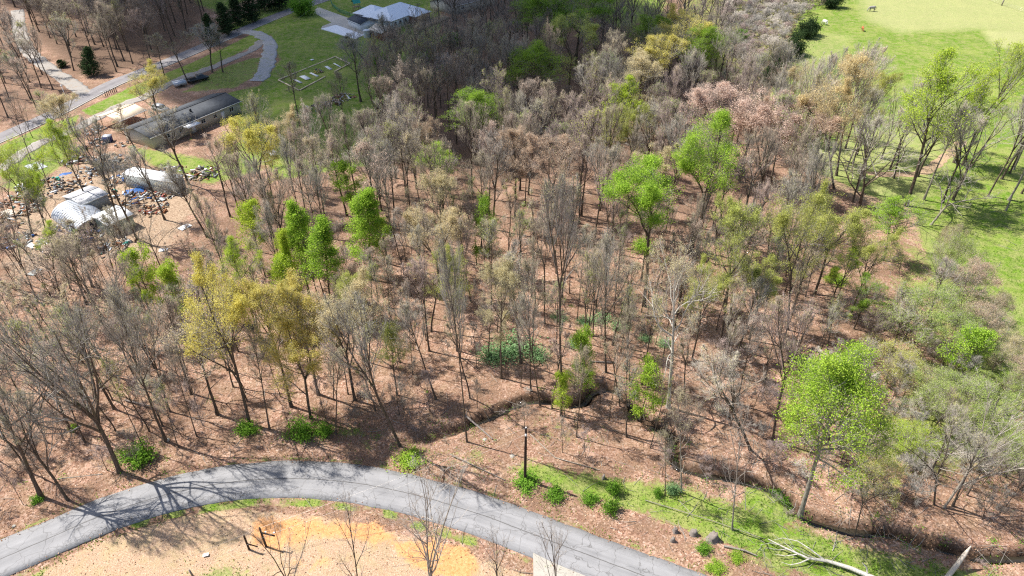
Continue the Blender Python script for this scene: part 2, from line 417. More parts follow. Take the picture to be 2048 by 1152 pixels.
# evergreens
def conifer(key, seed, H, Rc, leaf='dark_evergreen_leaf', n=7000, size=.3):
    rg = np.random.default_rng(seed); b = MB(); b.tube([(0, 0, -.2), (0, 0, H * .5), (0, 0, H * .97)], [.2, .12, .03], 7)
    c = MB(); m = 130; z = H * (.08 + .9 * rg.uniform(size=m) ** 1.25); az = rg.uniform(0, 6.28, m)
    r = Rc * (1 - z / H) ** .7 * rg.uniform(.75, 1.15, m) + .15
    A = np.stack([0 * z, 0 * z, z], 1); E = np.stack([r * np.cos(az), r * np.sin(az), z + r * rg.uniform(-.05, .35, m)], 1)
    V, T = cones(A, E, .04); c.add(V, None, T)
    i = rg.integers(0, m, n); u = rg.uniform(.25, 1.04, n)[:, None]
    P = A[i] * (1 - u) + E[i] * u + rg.normal(size=(n, 3)) * (.12 + .16 * u)
    V, Q = leaves(P, size, rg, .3); c.add(V, Q, m=1)
    PROT[key] = (H, Rc * 2, b.mesh(key + '_trunk', ['bark'], True), c.mesh(key + '_crown', ['brown_twig', leaf]))
conifer('cedar0', 5, 9, 2.6); conifer('cedar1', 6, 9, 2.2)
def shrub(key, seed, H, Rr, leaf, n=2500, size=.16):
    rg = np.random.default_rng(seed); b = MB(); m = 26
    az = rg.uniform(0, 6.28, m); rr = Rr * np.sqrt(rg.uniform(size=m)); E = np.stack([rr * np.cos(az), rr * np.sin(az), H * (.45 + .5 * rg.uniform(size=m)) * (1.05 - .5 * (rr / Rr) ** 2)], 1)
    V, T = cones(E * np.array([.12, .12, 0]) + np.array([0, 0, -.05]), E, .03); b.add(V, None, T)
    i = rg.integers(0, m, n); u = rg.uniform(.3, 1.05, n)[:, None]
    P = E[i] * u + rg.normal(size=(n, 3)) * Rr * .16; P[:, 2] = np.abs(P[:, 2])
    P[:, :2] *= 1 + .35 * rg.normal(size=(n, 1)) * (rg.uniform(size=(n, 1)) < .3); c = MB(); V, Q = leaves(P, size, rg, .7); c.add(V, Q)
    PROT[key] = (H, Rr * 2, b.mesh(key + '_stems', ['brown_twig']), c.mesh(key + '_foliage', [leaf]))
shrub('shrub0', 1, 1.6, 1.3, 'shrub_leaf'); shrub('shrub1', 2, 1.2, 1.5, 'shrub_leaf', 2000)
shrub('holly0', 3, 2.4, 2.0, 'holly_leaf', 1500, .2); shrub('hedge0', 4, 6, 3.2, 'dark_evergreen_leaf', 6000, .34)

COUNT = {}
def plant(key, loc, h, dia, name, label=None, cat='tree', group=None, leaf=None, twig=None, bark=None, lean=(0, 0), rz=None, parts=('trunk', 'crown')):
    Hp, Dp, mt, mc = PROT[key]; x, y = loc[0], loc[1]
    r = bpy.data.objects.new(name, None); C.objects.link(r); r.empty_display_size = .5
    r.location = (x, y, ground_z(x, y) if 'ground_z' in globals() else 0)
    rz = random.uniform(0, 6.28) if rz is None else rz
    q = Euler((0, 0, rz)).to_matrix(); ln = Vector((lean[0], lean[1], 1)).normalized().to_track_quat('Z', 'Y').to_matrix()
    tw = math.atan2(1, 0)
    base = ln.to_euler('XYZ'); fwd = Vector((0, 0, 1)).rotation_difference(Vector((lean[0], lean[1], 1)).normalized()).to_matrix()
    r.rotation_euler = (fwd @ q).to_euler()
    s = dia / Dp; r.scale = (s, s, h / Hp)
    tag(r, label, cat, group)
    for nm, me in ((parts[0], mt), (parts[1], mc)):
        c = bpy.data.objects.new(nm, me); C.objects.link(c); c.parent = r
        if nm == parts[1]:
            for slot, v in ((0, twig), (1, leaf)):
                if v and len(c.material_slots) > slot:
                    c.material_slots[slot].link = 'OBJECT'; c.material_slots[slot].material = MATS[v]
            if leaf and len(me.materials) == 1 and key.startswith(('shrub', 'holly', 'hedge')):
                c.material_slots[0].link = 'OBJECT'; c.material_slots[0].material = MATS[leaf]
        elif bark:
            c.material_slots[0].link = 'OBJECT'; c.material_slots[0].material = MATS[bark]
    return r
# ------------------------------------------------------------------ the ground plan
def W(pts, h=0.0): return np.array([tuple(G(a, b, h))[:2] for a, b in pts])
def catmull(P, n=8):
    P = np.asarray(P, float); Q = np.vstack([2 * P[0] - P[1], P, 2 * P[-1] - P[-2]]); out = []
    for i in range(1, len(Q) - 2):
        p0, p1, p2, p3 = Q[i - 1:i + 3]
        for t in np.arange(n) / n:
            out.append(.5 * ((2 * p1) + (-p0 + p2) * t + (2 * p0 - 5 * p1 + 4 * p2 - p3) * t * t + (-p0 + 3 * p1 - 3 * p2 + p3) * t ** 3))
    out.append(P[-1]); return np.array(out)
def extend(P, a=30, b=30):
    d0 = P[0] - P[1]; d1 = P[-1] - P[-2]
    return np.vstack([P[0] + d0 / np.linalg.norm(d0) * a, P, P[-1] + d1 / np.linalg.norm(d1) * b])
def seg_dist(P, X, Y):
    """distance of points to polyline"""
    D = np.full(np.shape(X), 1e9)
    for a, b in zip(P[:-1], P[1:]):
        d = b - a; L = d @ d + 1e-9; t = np.clip(((X - a[0]) * d[0] + (Y - a[1]) * d[1]) / L, 0, 1)
        D = np.minimum(D, (X - a[0] - t * d[0]) ** 2 + (Y - a[1] - t * d[1]) ** 2)
    return np.sqrt(D)
def inside(P, X, Y):
    c = np.zeros(np.shape(X), bool)
    for a, b in zip(P, np.roll(P, -1, 0)):
        cond = ((a[1] > Y) != (b[1] > Y)) & (X < (b[0] - a[0]) * (Y - a[1]) / (b[1] - a[1] + 1e-12) + a[0]); c ^= cond
    return c
def sstep(x): x = np.clip(x, 0, 1); return x * x * (3 - 2 * x)
def poly_mask(P, X, Y, soft=2.0):
    s = seg_dist(np.vstack([P, P[:1]]), X, Y); s = np.where(inside(P, X, Y), s, -s)
    return sstep(s / (2 * soft) + .5)

UP = W([(0,1084),(102,1039),(205,996),(300,964),(410,936),(510,924),(612,921),(712,930),(812,946),(922,972),(1024,1010),(1144,1054),(1264,1101),(1391,1152),(1520,1210)])
LO = W([(25,1149),(140,1094),(207,1064),(307,1031),(410,1004),(512,994),(612,991),(687,999),(752,1009),(822,1029),(922,1059),(1012,1092),(1085,1122),(1160,1152),(1270,1200)])
UPc = catmull(UP, 6); LOc = catmull(LO, 6)
cen = []
for p in UPc[::3]:
    d = np.linalg.norm(LOc - p, axis=1); i = d.argmin()
    if 0 < i < len(LOc) - 1: cen.append((p + LOc[i]) / 2)
cen = np.array(cen)
for _ in range(4): cen[1:-1] = (cen[:-2] + 2 * cen[1:-1] + cen[2:]) / 4
d_end = W([(1264,1101)])[0] - W([(1391,1152)])[0]
road_c = catmull(extend(cen[::3], 25, 45), 8)
ROAD_W = 5.3
far_c = catmull(extend(W([(-60,302),(15,270),(100,232),(162,200),(225,168),(275,148),(350,118),(425,86),(510,50),(575,24),(642,1),(690,-14)]), 60, 60), 5)
FAR_W = 5.6
lane_c = catmull(W([(-40,368),(20,325),(70,292),(110,275),(155,255),(237,214),(287,195),(330,172),(375,152),(425,135),(475,113),(505,99),(527,80)]), 5)
drive_c = catmull(W([(482,62),(508,66),(531,76),(541,92),(538,112),(533,130),(525,150),(512,163)]), 5)
side_c = catmull(W([(35,20),(38,55),(52,95),(80,124),(112,146),(150,172),(175,188)]), 5)
creek_c = catmull(W([(800,884),(850,872),(900,862),(960,838),(1015,812),(1060,797),(1110,800),(1145,806),(1168,798),(1186,778),(1215,772),(1250,788),(1275,822),(1310,848),(1345,872),(1352,905),(1362,930),(1420,945),(1480,955),(1540,972),(1580,1000),(1612,1030),(1680,1052),(1760,1062),(1830,1075),(1885,1092),(1960,1108),(2060,1112),(2160,1120)]), 5)
path_c = catmull(W([(1925,285),(1880,322),(1845,345),(1800,350),(1740,348)]), 5)

POLY = {}
def region(chan, pts, soft=2.0, amt=1.0): POLY.setdefault(chan, []).append((W(pts), soft, amt))
# lush grass
region('grass', [(1640,-90),(1570,110),(1540,190),(1570,300),(1600,330),(1760,400),(1830,420),(1850,520),(1880,600),(1925,680),(1990,760),(2100,830),(2600,800),(2600,-90)], 3)
region('grass', [(440,60),(640,-40),(880,-60),(880,60),(800,130),(760,220),(740,330),(560,360),(500,300),(470,240),(440,190),(520,170),(560,120),(540,70)], 3)
region('grass', [(162,222),(260,175),(330,148),(430,105),(520,60),(540,66),(500,95),(430,128),(350,160),(270,195),(180,232)], 1.0)
region('grass', [(0,292),(80,255),(160,230),(150,250),(60,292),(0,325)], 1.0)
region('grass', [(0,330),(80,290),(150,262),(130,330),(60,380),(0,380)], 3, .8)
region('grass', [(250,290),(420,320),(520,250),(520,340),(420,370),(300,330)], 3, .9)
region('grass', [(340,-90),(560,-90),(500,0),(440,30),(390,10)], 4, .7)
region('grass', [(1160,-60),(1350,-60),(1330,30),(1240,60),(1180,30)], 5, .8)
region('grass', [(1000,945),(1060,915),(1150,940),(1250,955),(1320,960),(1420,985),(1500,1010),(1600,1045),(1720,1090),(1850,1120),(2000,1150),(2000,1230),(1600,1230),(1500,1120),(1400,1080),(1300,1040),(1180,1015),(1080,990)], 2.2, .72)
region('grass', [(1500,960),(1560,990),(1600,1035),(1560,1060),(1480,1010)], 1.5)
region('grass', [(330,1010),(420,988),(520,985),(640,996),(760,1010),(880,1050),(1010,1098),(1000,1112),(880,1080),(760,1032),(640,1018),(520,1012),(420,1025),(320,1045),(200,1090),(100,1140),(60,1170),(30,1170),(120,1110),(210,1070)], .7, .8)
region('grass', [(600,848),(700,840),(830,895),(960,900),(1010,930),(960,960),(880,940),(800,918),(700,900)], 2.0, .5)
region('grass', [(1040,830),(1130,820),(1200,860),(1150,900),(1060,900)], 2.5, .35)
region('grass', [(200,880),(330,900),(300,940),(220,945)], 2.0, .5)
region('grass', [(1560,900),(1700,930),(1850,960),(2100,960),(2100,700),(1930,700),(1850,700),(1780,800)], 6, .62)
region('grass', [(380,1130),(470,1120),(560,1150),(640,1180),(380,1180)], 2, .5)
region('grass', [(1780,480),(1880,470),(1900,560),(1960,680),(1900,760),(1780,620)], 4, .5)
# dry grass
region('dry', [(1690,-90),(1720,40),(1800,70),(1950,62),(2200,90),(2200,-90)], 7, .8)
region('dry', [(1560,95),(1640,60),(1720,70),(1700,120),(1600,130)], 5, .5)
region('dry', [(1570,310),(1700,260),(1900,250),(1950,300),(1850,420),(1900,500),(1960,700),(1990,800),(1900,700),(1840,560),(1800,440),(1650,380)], 4, .6)
region('dry', [(60,1152),(200,1085),(330,1040),(440,1020),(520,1022),(640,1035),(760,1055),(880,1090),(1000,1130),(1075,1160),(1075,1260),(0,1260)], 1.0, .95)
region('dry', [(1960,60),(2048,60),(2100,90),(2048,110),(1980,90)], 3, .9)
region('dry', [(1280,1040),(1400,1085),(1500,1130),(1560,1200),(1440,1170),(1330,1100)], 2, .4)
region('dry', [(1940,560),(2100,600),(2100,760),(1990,700)], 6, .45)
# orange clay
region('clay', [(520,1035),(610,1035),(670,1045),(750,1045),(800,1068),(760,1090),(640,1075),(560,1100),(500,1095),(505,1055)], 2.0, .9)
region('clay', [(780,1085),(860,1080),(930,1095),(960,1130),(930,1170),(860,1150),(800,1110)], 1.6, 1)
region('clay', [(560,1100),(640,1095),(700,1120),(640,1165),(560,1150)], 3, .5)
region('clay', [(500,170),(560,180),(500,205),(460,215)], 2, .5)
region('old', [(60,-90),(430,-90),(400,60),(300,128),(210,152),(160,150),(110,110),(60,70)], 4, .85)
region('old', [(-80,-90),(50,-90),(45,60),(100,150),(140,190),(60,240),(-80,260)], 3, .45)
region('old', [(740,340),(760,220),(840,90),(1000,-60),(1180,-60),(1300,50),(1480,100),(1500,250),(1400,340),(1000,360)], 8, .75)
region('old', [(430,480),(440,360),(560,370),(740,340),(1000,360),(1400,340),(1560,330),(1500,470),(1000,470),(700,500)], 10, .4)
region('grass', [(1340,-90),(1680,-90),(1650,20),(1570,100),(1510,200),(1420,150),(1360,40)], 5, .5)
region('old', [(1340,-90),(1680,-90),(1650,20),(1570,100),(1510,200),(1420,150),(1360,40)], 5, .6)
# bare tan dirt round the scrap yard
region('dirt', [(0,430),(60,380),(120,330),(230,300),(300,330),(420,400),(380,470),(340,520),(240,540),(150,520),(60,560),(0,560)], 5, .66)
region('dirt', [(430,140),(510,130),(540,150),(480,175),(420,190),(350,180)], 2, .45)
region('dirt', [(1810,345),(1760,350),(1740,400),(1800,400)], 4, .8)
region('grass', [(430,140),(500,116),(528,112),(520,150),(470,178),(360,186)], 1.5, .62)

def wnoise(X, Y, s, seed=0):
    r = np.random.default_rng(seed); o = 0
    for k in range(7):
        a = r.uniform(0, 6.28); f = s * r.uniform(.6, 1.7); o = o + np.sin((X * math.cos(a) + Y * math.sin(a)) * f + r.uniform(0, 6.28))
    return o / 7 * 1.6
def ground_h(X, Y):
    X = np.asarray(X, float); Y = np.asarray(Y, float)
    dr = np.minimum(seg_dist(road_c, X, Y) - ROAD_W / 2, np.minimum(seg_dist(far_c, X, Y) - FAR_W / 2, np.minimum(np.minimum(seg_dist(side_c, X, Y) - 2.0, seg_dist(lane_c, X, Y) - 1.6), seg_dist(drive_c, X, Y) - 2.2)))
    far = sstep((dr - .4) / 3)
    z = far * (wnoise(X, Y, .35, 3) * .16 + wnoise(X, Y, 1.3, 4) * .06 + wnoise(X, Y, 3.1, 5) * .03 + .05)
    z = z + np.where(dr < .4, -.03, 0.0)
    dc = seg_dist(creek_c, X, Y) + wnoise(X, Y, 1.1, 8) * .30 + wnoise(X, Y, 3.0, 10) * .16
    z = z - (1.08 + .25 * wnoise(X, Y, .8, 9)) * (.30 + .70 * sstep((X + 13) / 9)) * sstep(1 - (dc - .32) / .8) * sstep((dr - 1) / 3)
    dd = seg_dist(ditch_c, X, Y); z = z - .22 * sstep(1 - dd / .55)
    return z
ditch_c = catmull(LO - np.array([0.2, .95]), 4)
def ground_z(x, y): return float(ground_h(np.array([x]), np.array([y]))[0])

ys = [-600, -150, 0]; y = 22.0
while y < 430: ys.append(y); y *= 1.0068
ys += [520, 700, 1200, 4500]
ss = np.concatenate([[-30, -6, -2, -1.3], np.linspace(-1, 1, 360), [1.3, 2, 6, 30]])
Yg, Sg = np.meshgrid(np.array(ys), ss, indexing='ij'); Xg = Sg * (np.maximum(Yg, 22) * .80 + 34)
Zg = ground_h(Xg, Yg)
nr, nc = Xg.shape
ii, jj = np.meshgrid(np.arange(nr - 1), np.arange(nc - 1), indexing='ij'); b0 = (ii * nc + jj).ravel()
gq = np.stack([b0, b0 + 1, b0 + nc + 1, b0 + nc], 1)

m, n, N, L, P = mat('ground')
A = N.new('ShaderNodeVertexColor'); A.layer_name = 'cover'
sp = N.new('ShaderNodeSeparateColor'); L.new(A.outputs[0], sp.inputs[0])
A2 = N.new('ShaderNodeVertexColor'); A2.layer_name = 'cover_more'
sp2 = N.new('ShaderNodeSeparateColor'); L.new(A2.outputs[0], sp2.inputs[0])
pos = geo_pos(n)
n_big = noise(n, .09, 4, .6, pos); n_mid = noise(n, .55, 5, .65, pos, .4); n_fine = noise(n, 3.2, 5, .7, pos); n_leaf = noise(n, 9.0, 3, .7, pos)
vo = N.new('ShaderNodeTexVoronoi'); vo.inputs['Scale'].default_value = 5.5; L.new(pos, vo.inputs['Vector'])
vcol = N.new('ShaderNodeSeparateColor'); L.new(vo.outputs['Color'], vcol.inputs[0])
lit = ramp(n, vcol.outputs[0], [(0, (.08, .036, .024)), (.25, (.24, .12, .078)), (.55, (.44, .25, .175)), (.82, (.64, .43, .335)), (1, (.84, .66, .56))])
lit2 = ramp(n, n_fine, [(.3, (.15, .078, .05)), (.5, (.36, .205, .145)), (.72, (.58, .40, .31))])
litter = mixc(n, .5, lit, lit2)
litter = mixc(n, ramp(n, n_mid, [(.35, 0.0), (.7, .6)]), litter, mixc(n, n_leaf, (.14, .10, .055), (.36, .29, .18)))
litter = mixc(n, ramp(n, n_big, [(.40, .5), (.58, 0.0)]), litter, (.14, .085, .055), 'MIX')
n_dr = noise(n, .26, 4, .6, pos, .6)
litter = mixc(n, ramp(n, n_dr, [(.40, .42), (.52, 0.0)]), litter, mixc(n, n_leaf, (.10, .06, .04), (.28, .17, .12)))
litter = mixc(n, ramp(n, n_dr, [(.58, 0.0), (.70, .4)]), litter, (.62, .42, .32))
grass = ramp(n, n_fine, [(.28, (.05, .115, .008)), (.5, (.125, .235, .016)), (.72, (.25, .36, .05))])
grass = mixc(n, ramp(n, n_mid, [(.40, 0.0), (.60, .85)]), grass, ramp(n, n_leaf, [(.3, (.16, .20, .05)), (.7, (.40, .38, .16))]))
grass = mixc(n, ramp(n, vcol.outputs[0], [(.55, 0.0), (.9, .5)]), grass, (.05, .10, .012))
grass = mixc(n, ramp(n, n_leaf, [(.56, 0.0), (.68, .6)]), grass, (.38, .36, .17))
grass = mixc(n, ramp(n, n_big, [(.46, 0.0), (.64, .45)]), grass, (.32, .34, .10))
dry = ramp(n, n_leaf, [(.28, (.24, .155, .095)), (.5, (.44, .30, .20)), (.72, (.68, .51, .39))])
dry = mixc(n, ramp(n, n_mid, [(.45, 0.0), (.65, .55)]), dry, ramp(n, n_fine, [(.3, (.28, .23, .10)), (.7, (.54, .42, .25))]))
clay = ramp(n, n_fine, [(.3, (.50, .22, .08)), (.7, (.72, .40, .19))])
dirt = ramp(n, n_fine, [(.3, (.20, .14, .095)), (.5, (.36, .26, .18)), (.7, (.54, .42, .31))])
bed = ramp(n, n_fine, [(.35, (.03, .02, .013)), (.7, (.12, .078, .052))])
def edge(ch, nz, amt=.55):
    s = mth(n, 'ADD', ch, mth(n, 'MULTIPLY', mth(n, 'SUBTRACT', nz, .5), amt * 2.2))
    return ramp(n, s, [(.38, 0.0), (.62, 1.0)])
nmx = mth(n, 'ADD', mth(n, 'MULTIPLY', n_mid, .6), mth(n, 'MULTIPLY', n_fine, .4))
litter = mixc(n, sp2.outputs[2], litter, mixc(n, n_fine, (.07, .045, .03), (.19, .13, .095)))
c = mixc(n, edge(sp2.outputs[0], nmx), litter, dirt)
c = mixc(n, edge(sp.outputs[1], nmx), c, dry)
c = mixc(n, edge(sp.outputs[2], nmx, .7), c, clay)
c = mixc(n, edge(sp.outputs[0], nmx, .75), c, grass)
c = mixc(n, ramp(n, mth(n, 'MULTIPLY', sp.outputs[1], sp.outputs[0]), [(.3, 0.0), (.9, .8)]), c, mixc(n, n_leaf, (.27, .29, .10), (.50, .47, .26)))
c = mixc(n, sp2.outputs[1], c, bed)
L.new(c, P.inputs['Base Color']); P.inputs['Roughness'].default_value = .95; P.inputs['Specular IOR Level'].default_value = .08
L.new(bump(n, mth(n, 'ADD', n_leaf, vcol.outputs[1]), .9, .06), P.inputs['Normal'])

gm = mesh_from('ground', np.stack([Xg, Yg, Zg], -1), gq, mats=['ground'], smooth=True)
cov = {}
for ch, lst in POLY.items():
    v = np.zeros(Xg.shape)
    for (pw, soft, amt) in lst: v = np.maximum(v, poly_mask(pw, Xg, Yg, soft) * amt)
    cov[ch] = v
dR = np.abs(seg_dist(road_c, Xg, Yg) - ROAD_W / 2 - .35)
cov['grass'] = np.maximum(cov['grass'], .62 * sstep(1 - dR / .6))
dF = seg_dist(far_c, Xg, Yg) - FAR_W / 2; cov['dry'] = np.maximum(cov['dry'], .5 * sstep(1 - dF / 1.5))
cov['grass'] = np.where(dR < 4, cov['grass'] * (.62 + .55 * wnoise(Xg, Yg, 1.3, 41)).clip(.1, 1.1), cov['grass']).clip(0, 1); cov['grass'] *= 1 - .5 * cov['clay']; cov['grass'] = np.where(seg_dist(path_c, Xg, Yg) < 1.2, .2, cov['grass']); cov['dirt'] = np.maximum(cov['dirt'], sstep(1 - (seg_dist(path_c, Xg, Yg) - .6) / 1.2))
bedm = sstep(1 - (seg_dist(creek_c, Xg, Yg) - .35) / 1.0) * .95 * (.45 + .55 * sstep((Xg + 13) / 9))
for nm, chans in (('cover', (cov['grass'], cov['dry'], cov['clay'])), ('cover_more', (cov['dirt'], bedm, cov['old']))):
    at = gm.color_attributes.new(nm, 'FLOAT_COLOR', 'POINT')
    at.data.foreach_set('color', np.stack([*chans, np.ones(Xg.shape)], -1).astype(np.float32).ravel())
tag(link('ground', gm), 'leaf-strewn woodland floor with green meadow and orange clay patches', kind='structure')

# roads -------------------------------------------------------------
def ribbon(name, cen, wd, z, matn, crown=.05, rag=0.0, kind='structure', label=None, thick=.12, seg=7, seed=1):
    t = np.gradient(cen, axis=0); t /= np.linalg.norm(t, axis=1, keepdims=True); nn = np.stack([-t[:, 1], t[:, 0]], 1)
    s = np.concatenate([[0], np.cumsum(np.linalg.norm(np.diff(cen, axis=0), axis=1))]); K = len(cen)
    # denser sampling for ragged edges
    if rag:
        S = np.arange(0, s[-1], .35); cen = np.stack([np.interp(S, s, cen[:, k]) for k in (0, 1)], 1)
        nn = np.stack([np.interp(S, s, nn[:, k]) for k in (0, 1)], 1); s = S; K = len(S)
    us = np.linspace(-1, 1, seg); V = []; uv = []
    r = np.random.default_rng(seed); ra = np.zeros((K, 2))
    if rag:
        for q in range(2):
            e = r.normal(size=K + 20); e = np.convolve(e, np.ones(7) / 7, 'same')[:K]; ra[:, q] = e * rag * 2.2
    offs = np.concatenate([[-1], us, [1]])
    for q, u in enumerate(offs):
        skirt = q in (0, len(offs) - 1)
        h = wd / 2 + (ra[:, 0] if u < 0 else ra[:, 1]) * abs(u)
        p = cen + nn * (u * h)[:, None]
        zz = np.full(K, z + crown * (1 - u * u) - (thick if skirt else 0))
        V.append(np.column_stack([p, zz])); uv.append(np.column_stack([np.full(K, u * wd / 2), s]))
    V = np.stack(V, 1); uv = np.stack(uv, 1); M = V.shape[1]
    i, j = np.meshgrid(np.arange(K - 1), np.arange(M - 1), indexing='ij'); b = (i * M + j).ravel()
    q = np.stack([b, b + 1, b + M + 1, b + M], 1)
    me = mesh_from(name, V, q, mats=[matn], smooth=False)
    co = uv.reshape(-1, 2); ul = me.uv_layers.new(name='road_uv')
    li = np.empty(len(me.loops), np.int32); me.loops.foreach_get('vertex_index', li); ul.data.foreach_set('uv', co[li].astype(np.float32).ravel())
    nz = me.polygons[0].normal.z
    if nz < 0: me.flip_normals()
    return tag(link(name, me), label, kind=kind)
def asphalt(name, base, light, crackamt=1.0, purple=False):
    m, n, N, L, P = mat(name)
    uvn = N.new('ShaderNodeUVMap'); uvn.uv_map = 'road_uv'; sx = N.new('ShaderNodeSeparateXYZ'); L.new(uvn.outputs[0], sx.inputs[0])
    u, v = sx.outputs[0], sx.outputs[1]; pos = geo_pos(n)
    f = noise(n, 14, 4, .8, pos); g = noise(n, .5, 4, .6, pos)
    mp = N.new('ShaderNodeMapping'); mp.inputs['Scale'].default_value = (2.2, .12, 1); L.new(uvn.outputs[0], mp.inputs[0])
    lane = noise(n, 1.4, 3, .6, mp.outputs[0])
    c = ramp(n, mth(n, 'ADD', mth(n, 'MULTIPLY', f, .3), mth(n, 'ADD', mth(n, 'MULTIPLY', g, .35), mth(n, 'MULTIPLY', lane, .35))), [(.34, base), (.64, light)])
    au0 = mth(n, 'ABSOLUTE', mth(n, 'SUBTRACT', mth(n, 'ABSOLUTE', u), 1.35)); c = mixc(n, ramp(n, au0, [(.15, .35), (.75, 0.0)]), c, tuple(min(1, x * 1.12) for x in light))
    # alligator cracks: cells, masked to bands; transverse cracks; centre joint
    wob = mth(n, 'MULTIPLY', mth(n, 'SUBTRACT', noise(n, .9, 4, .6, pos), .5), .5)
    vd = N.new('ShaderNodeTexVoronoi'); vd.feature = 'DISTANCE_TO_EDGE'; vd.inputs['Scale'].default_value = 1.9; vd.inputs['Randomness'].default_value = 1
    dn = N.new('ShaderNodeTexNoise'); dn.inputs['Scale'].default_value = 1.5; L.new(pos, dn.inputs['Vector'])
    add = N.new('ShaderNodeVectorMath'); add.operation = 'ADD'; sc = N.new('ShaderNodeVectorMath'); sc.operation = 'SCALE'; sc.inputs['Scale'].default_value = .7
    L.new(dn.outputs['Color'], sc.inputs[0]); L.new(sc.outputs[0], add.inputs[0]); L.new(pos, add.inputs[1]); L.new(add.outputs[0], vd.inputs['Vector'])
    vb = N.new('ShaderNodeTexVoronoi'); vb.feature = 'DISTANCE_TO_EDGE'; vb.inputs['Scale'].default_value = .45; L.new(add.outputs[0], vb.inputs['Vector'])
    crk = ramp(n, vd.outputs['Distance'], [(.0, 1.0), (.085, .0)]); crb = ramp(n, vb.outputs['Distance'], [(.0, 1.0), (.016, .0)])
    au = mth(n, 'ABSOLUTE', mth(n, 'ADD', u, wob)); band = ramp(n, mth(n, 'DIVIDE', au, 2.8), [(.42, 0.0), (.62, 1.0), (.9, 1.0), (1.0, 0.0)])
    side = ramp(n, mth(n, 'ADD', mth(n, 'MULTIPLY', mth(n, 'MULTIPLY', u, .25), -1 if not purple else 1), .5), [(.45, .15), (.6, 1.0)])
    patch = ramp(n, noise(n, .10, 3, .5, pos), [(.44, 0.0), (.56, 1.0)])
    k = mth(n, 'MULTIPLY', mth(n, 'MULTIPLY', crk, band), mth(n, 'MULTIPLY', side, patch))
    k = mth(n, 'MAXIMUM', k, mth(n, 'MULTIPLY', crb, .6))
    joint = ramp(n, mth(n, 'ABSOLUTE', mth(n, 'ADD', u, mth(n, 'MULTIPLY', wob, .35))), [(.02, 1.0), (.075, .0)])
    k = mth(n, 'MAXIMUM', k, mth(n, 'MULTIPLY', joint, .8)); k = mth(n, 'MULTIPLY', k, crackamt, True)
    c = mixc(n, k, c, (.07, .065, .06))
    ed = ramp(n, mth(n, 'DIVIDE', au, 2.8), [(.9, 0.0), (1.0, .5)]); c = mixc(n, ed, c, tuple(x * .55 for x in base))
    L.new(c, P.inputs['Base Color']); P.inputs['Roughness'].default_value = .85; P.inputs['Specular IOR Level'].default_value = .25
    L.new(bump(n, f, .35, .02), P.inputs['Normal'])
asphalt('old_asphalt', (.175, .175, .182), (.305, .303, .312))
asphalt('far_asphalt', (.15, .14, .145), (.27, .255, .26), .6)
def gravelm(name, a, b, g):
    m, n, N, L, P = mat(name); pos = geo_pos(n); f = noise(n, 6, 5, .8, pos); h = noise(n, .5, 4, .7, pos)
    c = ramp(n, f, [(.3, a), (.7, b)]); c = mixc(n, ramp(n, h, [(.52, 0.0), (.68, .8)]), c, g)
    L.new(c, P.inputs['Base Color']); P.inputs['Roughness'].default_value = .95; L.new(bump(n, f, .6, .04), P.inputs['Normal'])
gravelm('gravel', (.22, .22, .225), (.46, .46, .47), (.22, .24, .12))
gravelm('lane_gravel', (.20, .18, .16), (.40, .37, .34), (.30, .23, .17))
simple('concrete', (.46, .43, .38), .9, var=.18, scale=.5)
simple('white_concrete', (.82, .84, .88), .85, var=.12, scale=.6)
simple('pale_concrete', (.38, .355, .31), .9, var=.15, scale=.8)
ribbon('road', road_c, ROAD_W, .02, 'old_asphalt', .06, .045, label='grey cracked asphalt road curving across the foreground')
ribbon('back_road', far_c, FAR_W, .02, 'far_asphalt', .06, .05, label='worn grey road running diagonally behind the mobile home')
ribbon('gravel_lane', lane_c, 3.2, .035, 'lane_gravel', .03, .35, label='narrow gravel lane beside the back road')
ribbon('gravel_driveway', drive_c, 4.6, .05, 'gravel', .03, .4, label='pale curved gravel driveway in the green yard')
ribbon('gravel_track', side_c, 4.2, .03, 'lane_gravel', .03, .2, label='gravel track climbing into the far left woods')
# pale worn edge stripe of the far road
tf = np.gradient(far_c, axis=0); tf /= np.linalg.norm(tf, axis=1, keepdims=True); nf_ = np.stack([-tf[:, 1], tf[:, 0]], 1)
simple('edge_paint', (.62, .58, .5), .8, var=.2, scale=2)
stripe = ribbon('edge_line', far_c - nf_ * 2.35, .2, .042, 'edge_paint', .0, .0, thick=.001, seg=2, label='pale worn edge line of the back road')
def slab(name, pts, z, th, matn, label):
    P = W(pts); b = MB(); k = len(P); top = [(x, y, z) for x, y in P]; bot = [(x, y, z - th) for x, y in P]
    area = sum(P[i][0] * P[(i + 1) % k][1] - P[(i + 1) % k][0] * P[i][1] for i in range(k))
    if area < 0: top = top[::-1]; bot = bot[::-1]
    me = bpy.data.meshes.new(name); bm = bmesh.new(); tv = [bm.verts.new(p) for p in top]; bv = [bm.verts.new(p) for p in bot]
    bm.faces.new(tv)
    for i in range(k): j = (i + 1) % k; bm.faces.new([tv[j], tv[i], bv[i], bv[j]])
    bm.normal_update(); bm.to_mesh(me); bm.free(); me.materials.append(MATS[matn])
    return tag(link(name, me), label, kind='structure')
slab('concrete_driveway', [(634,14),(706,40),(698,47),(735,66),(728,70),(690,57),(672,50),(642,58),(645,53),(663,46),(628,26)], .16, .3, 'concrete', 'tan concrete driveway leading to the dark roofed garage')
slab('concrete_pad', [(642,58.5),(672,50.5),(728,70.5),(711,79)], .18, .3, 'white_concrete', 'bright white concrete pad beside the small garage')
slab('driveway_apron', [(1066,1106),(1098,1122),(1135,1138),(1170,1152),(1230,1178),(1240,1240),(1058,1240),(1067,1160)], .07, .3, 'pale_concrete', 'pale concrete driveway apron meeting the near road')
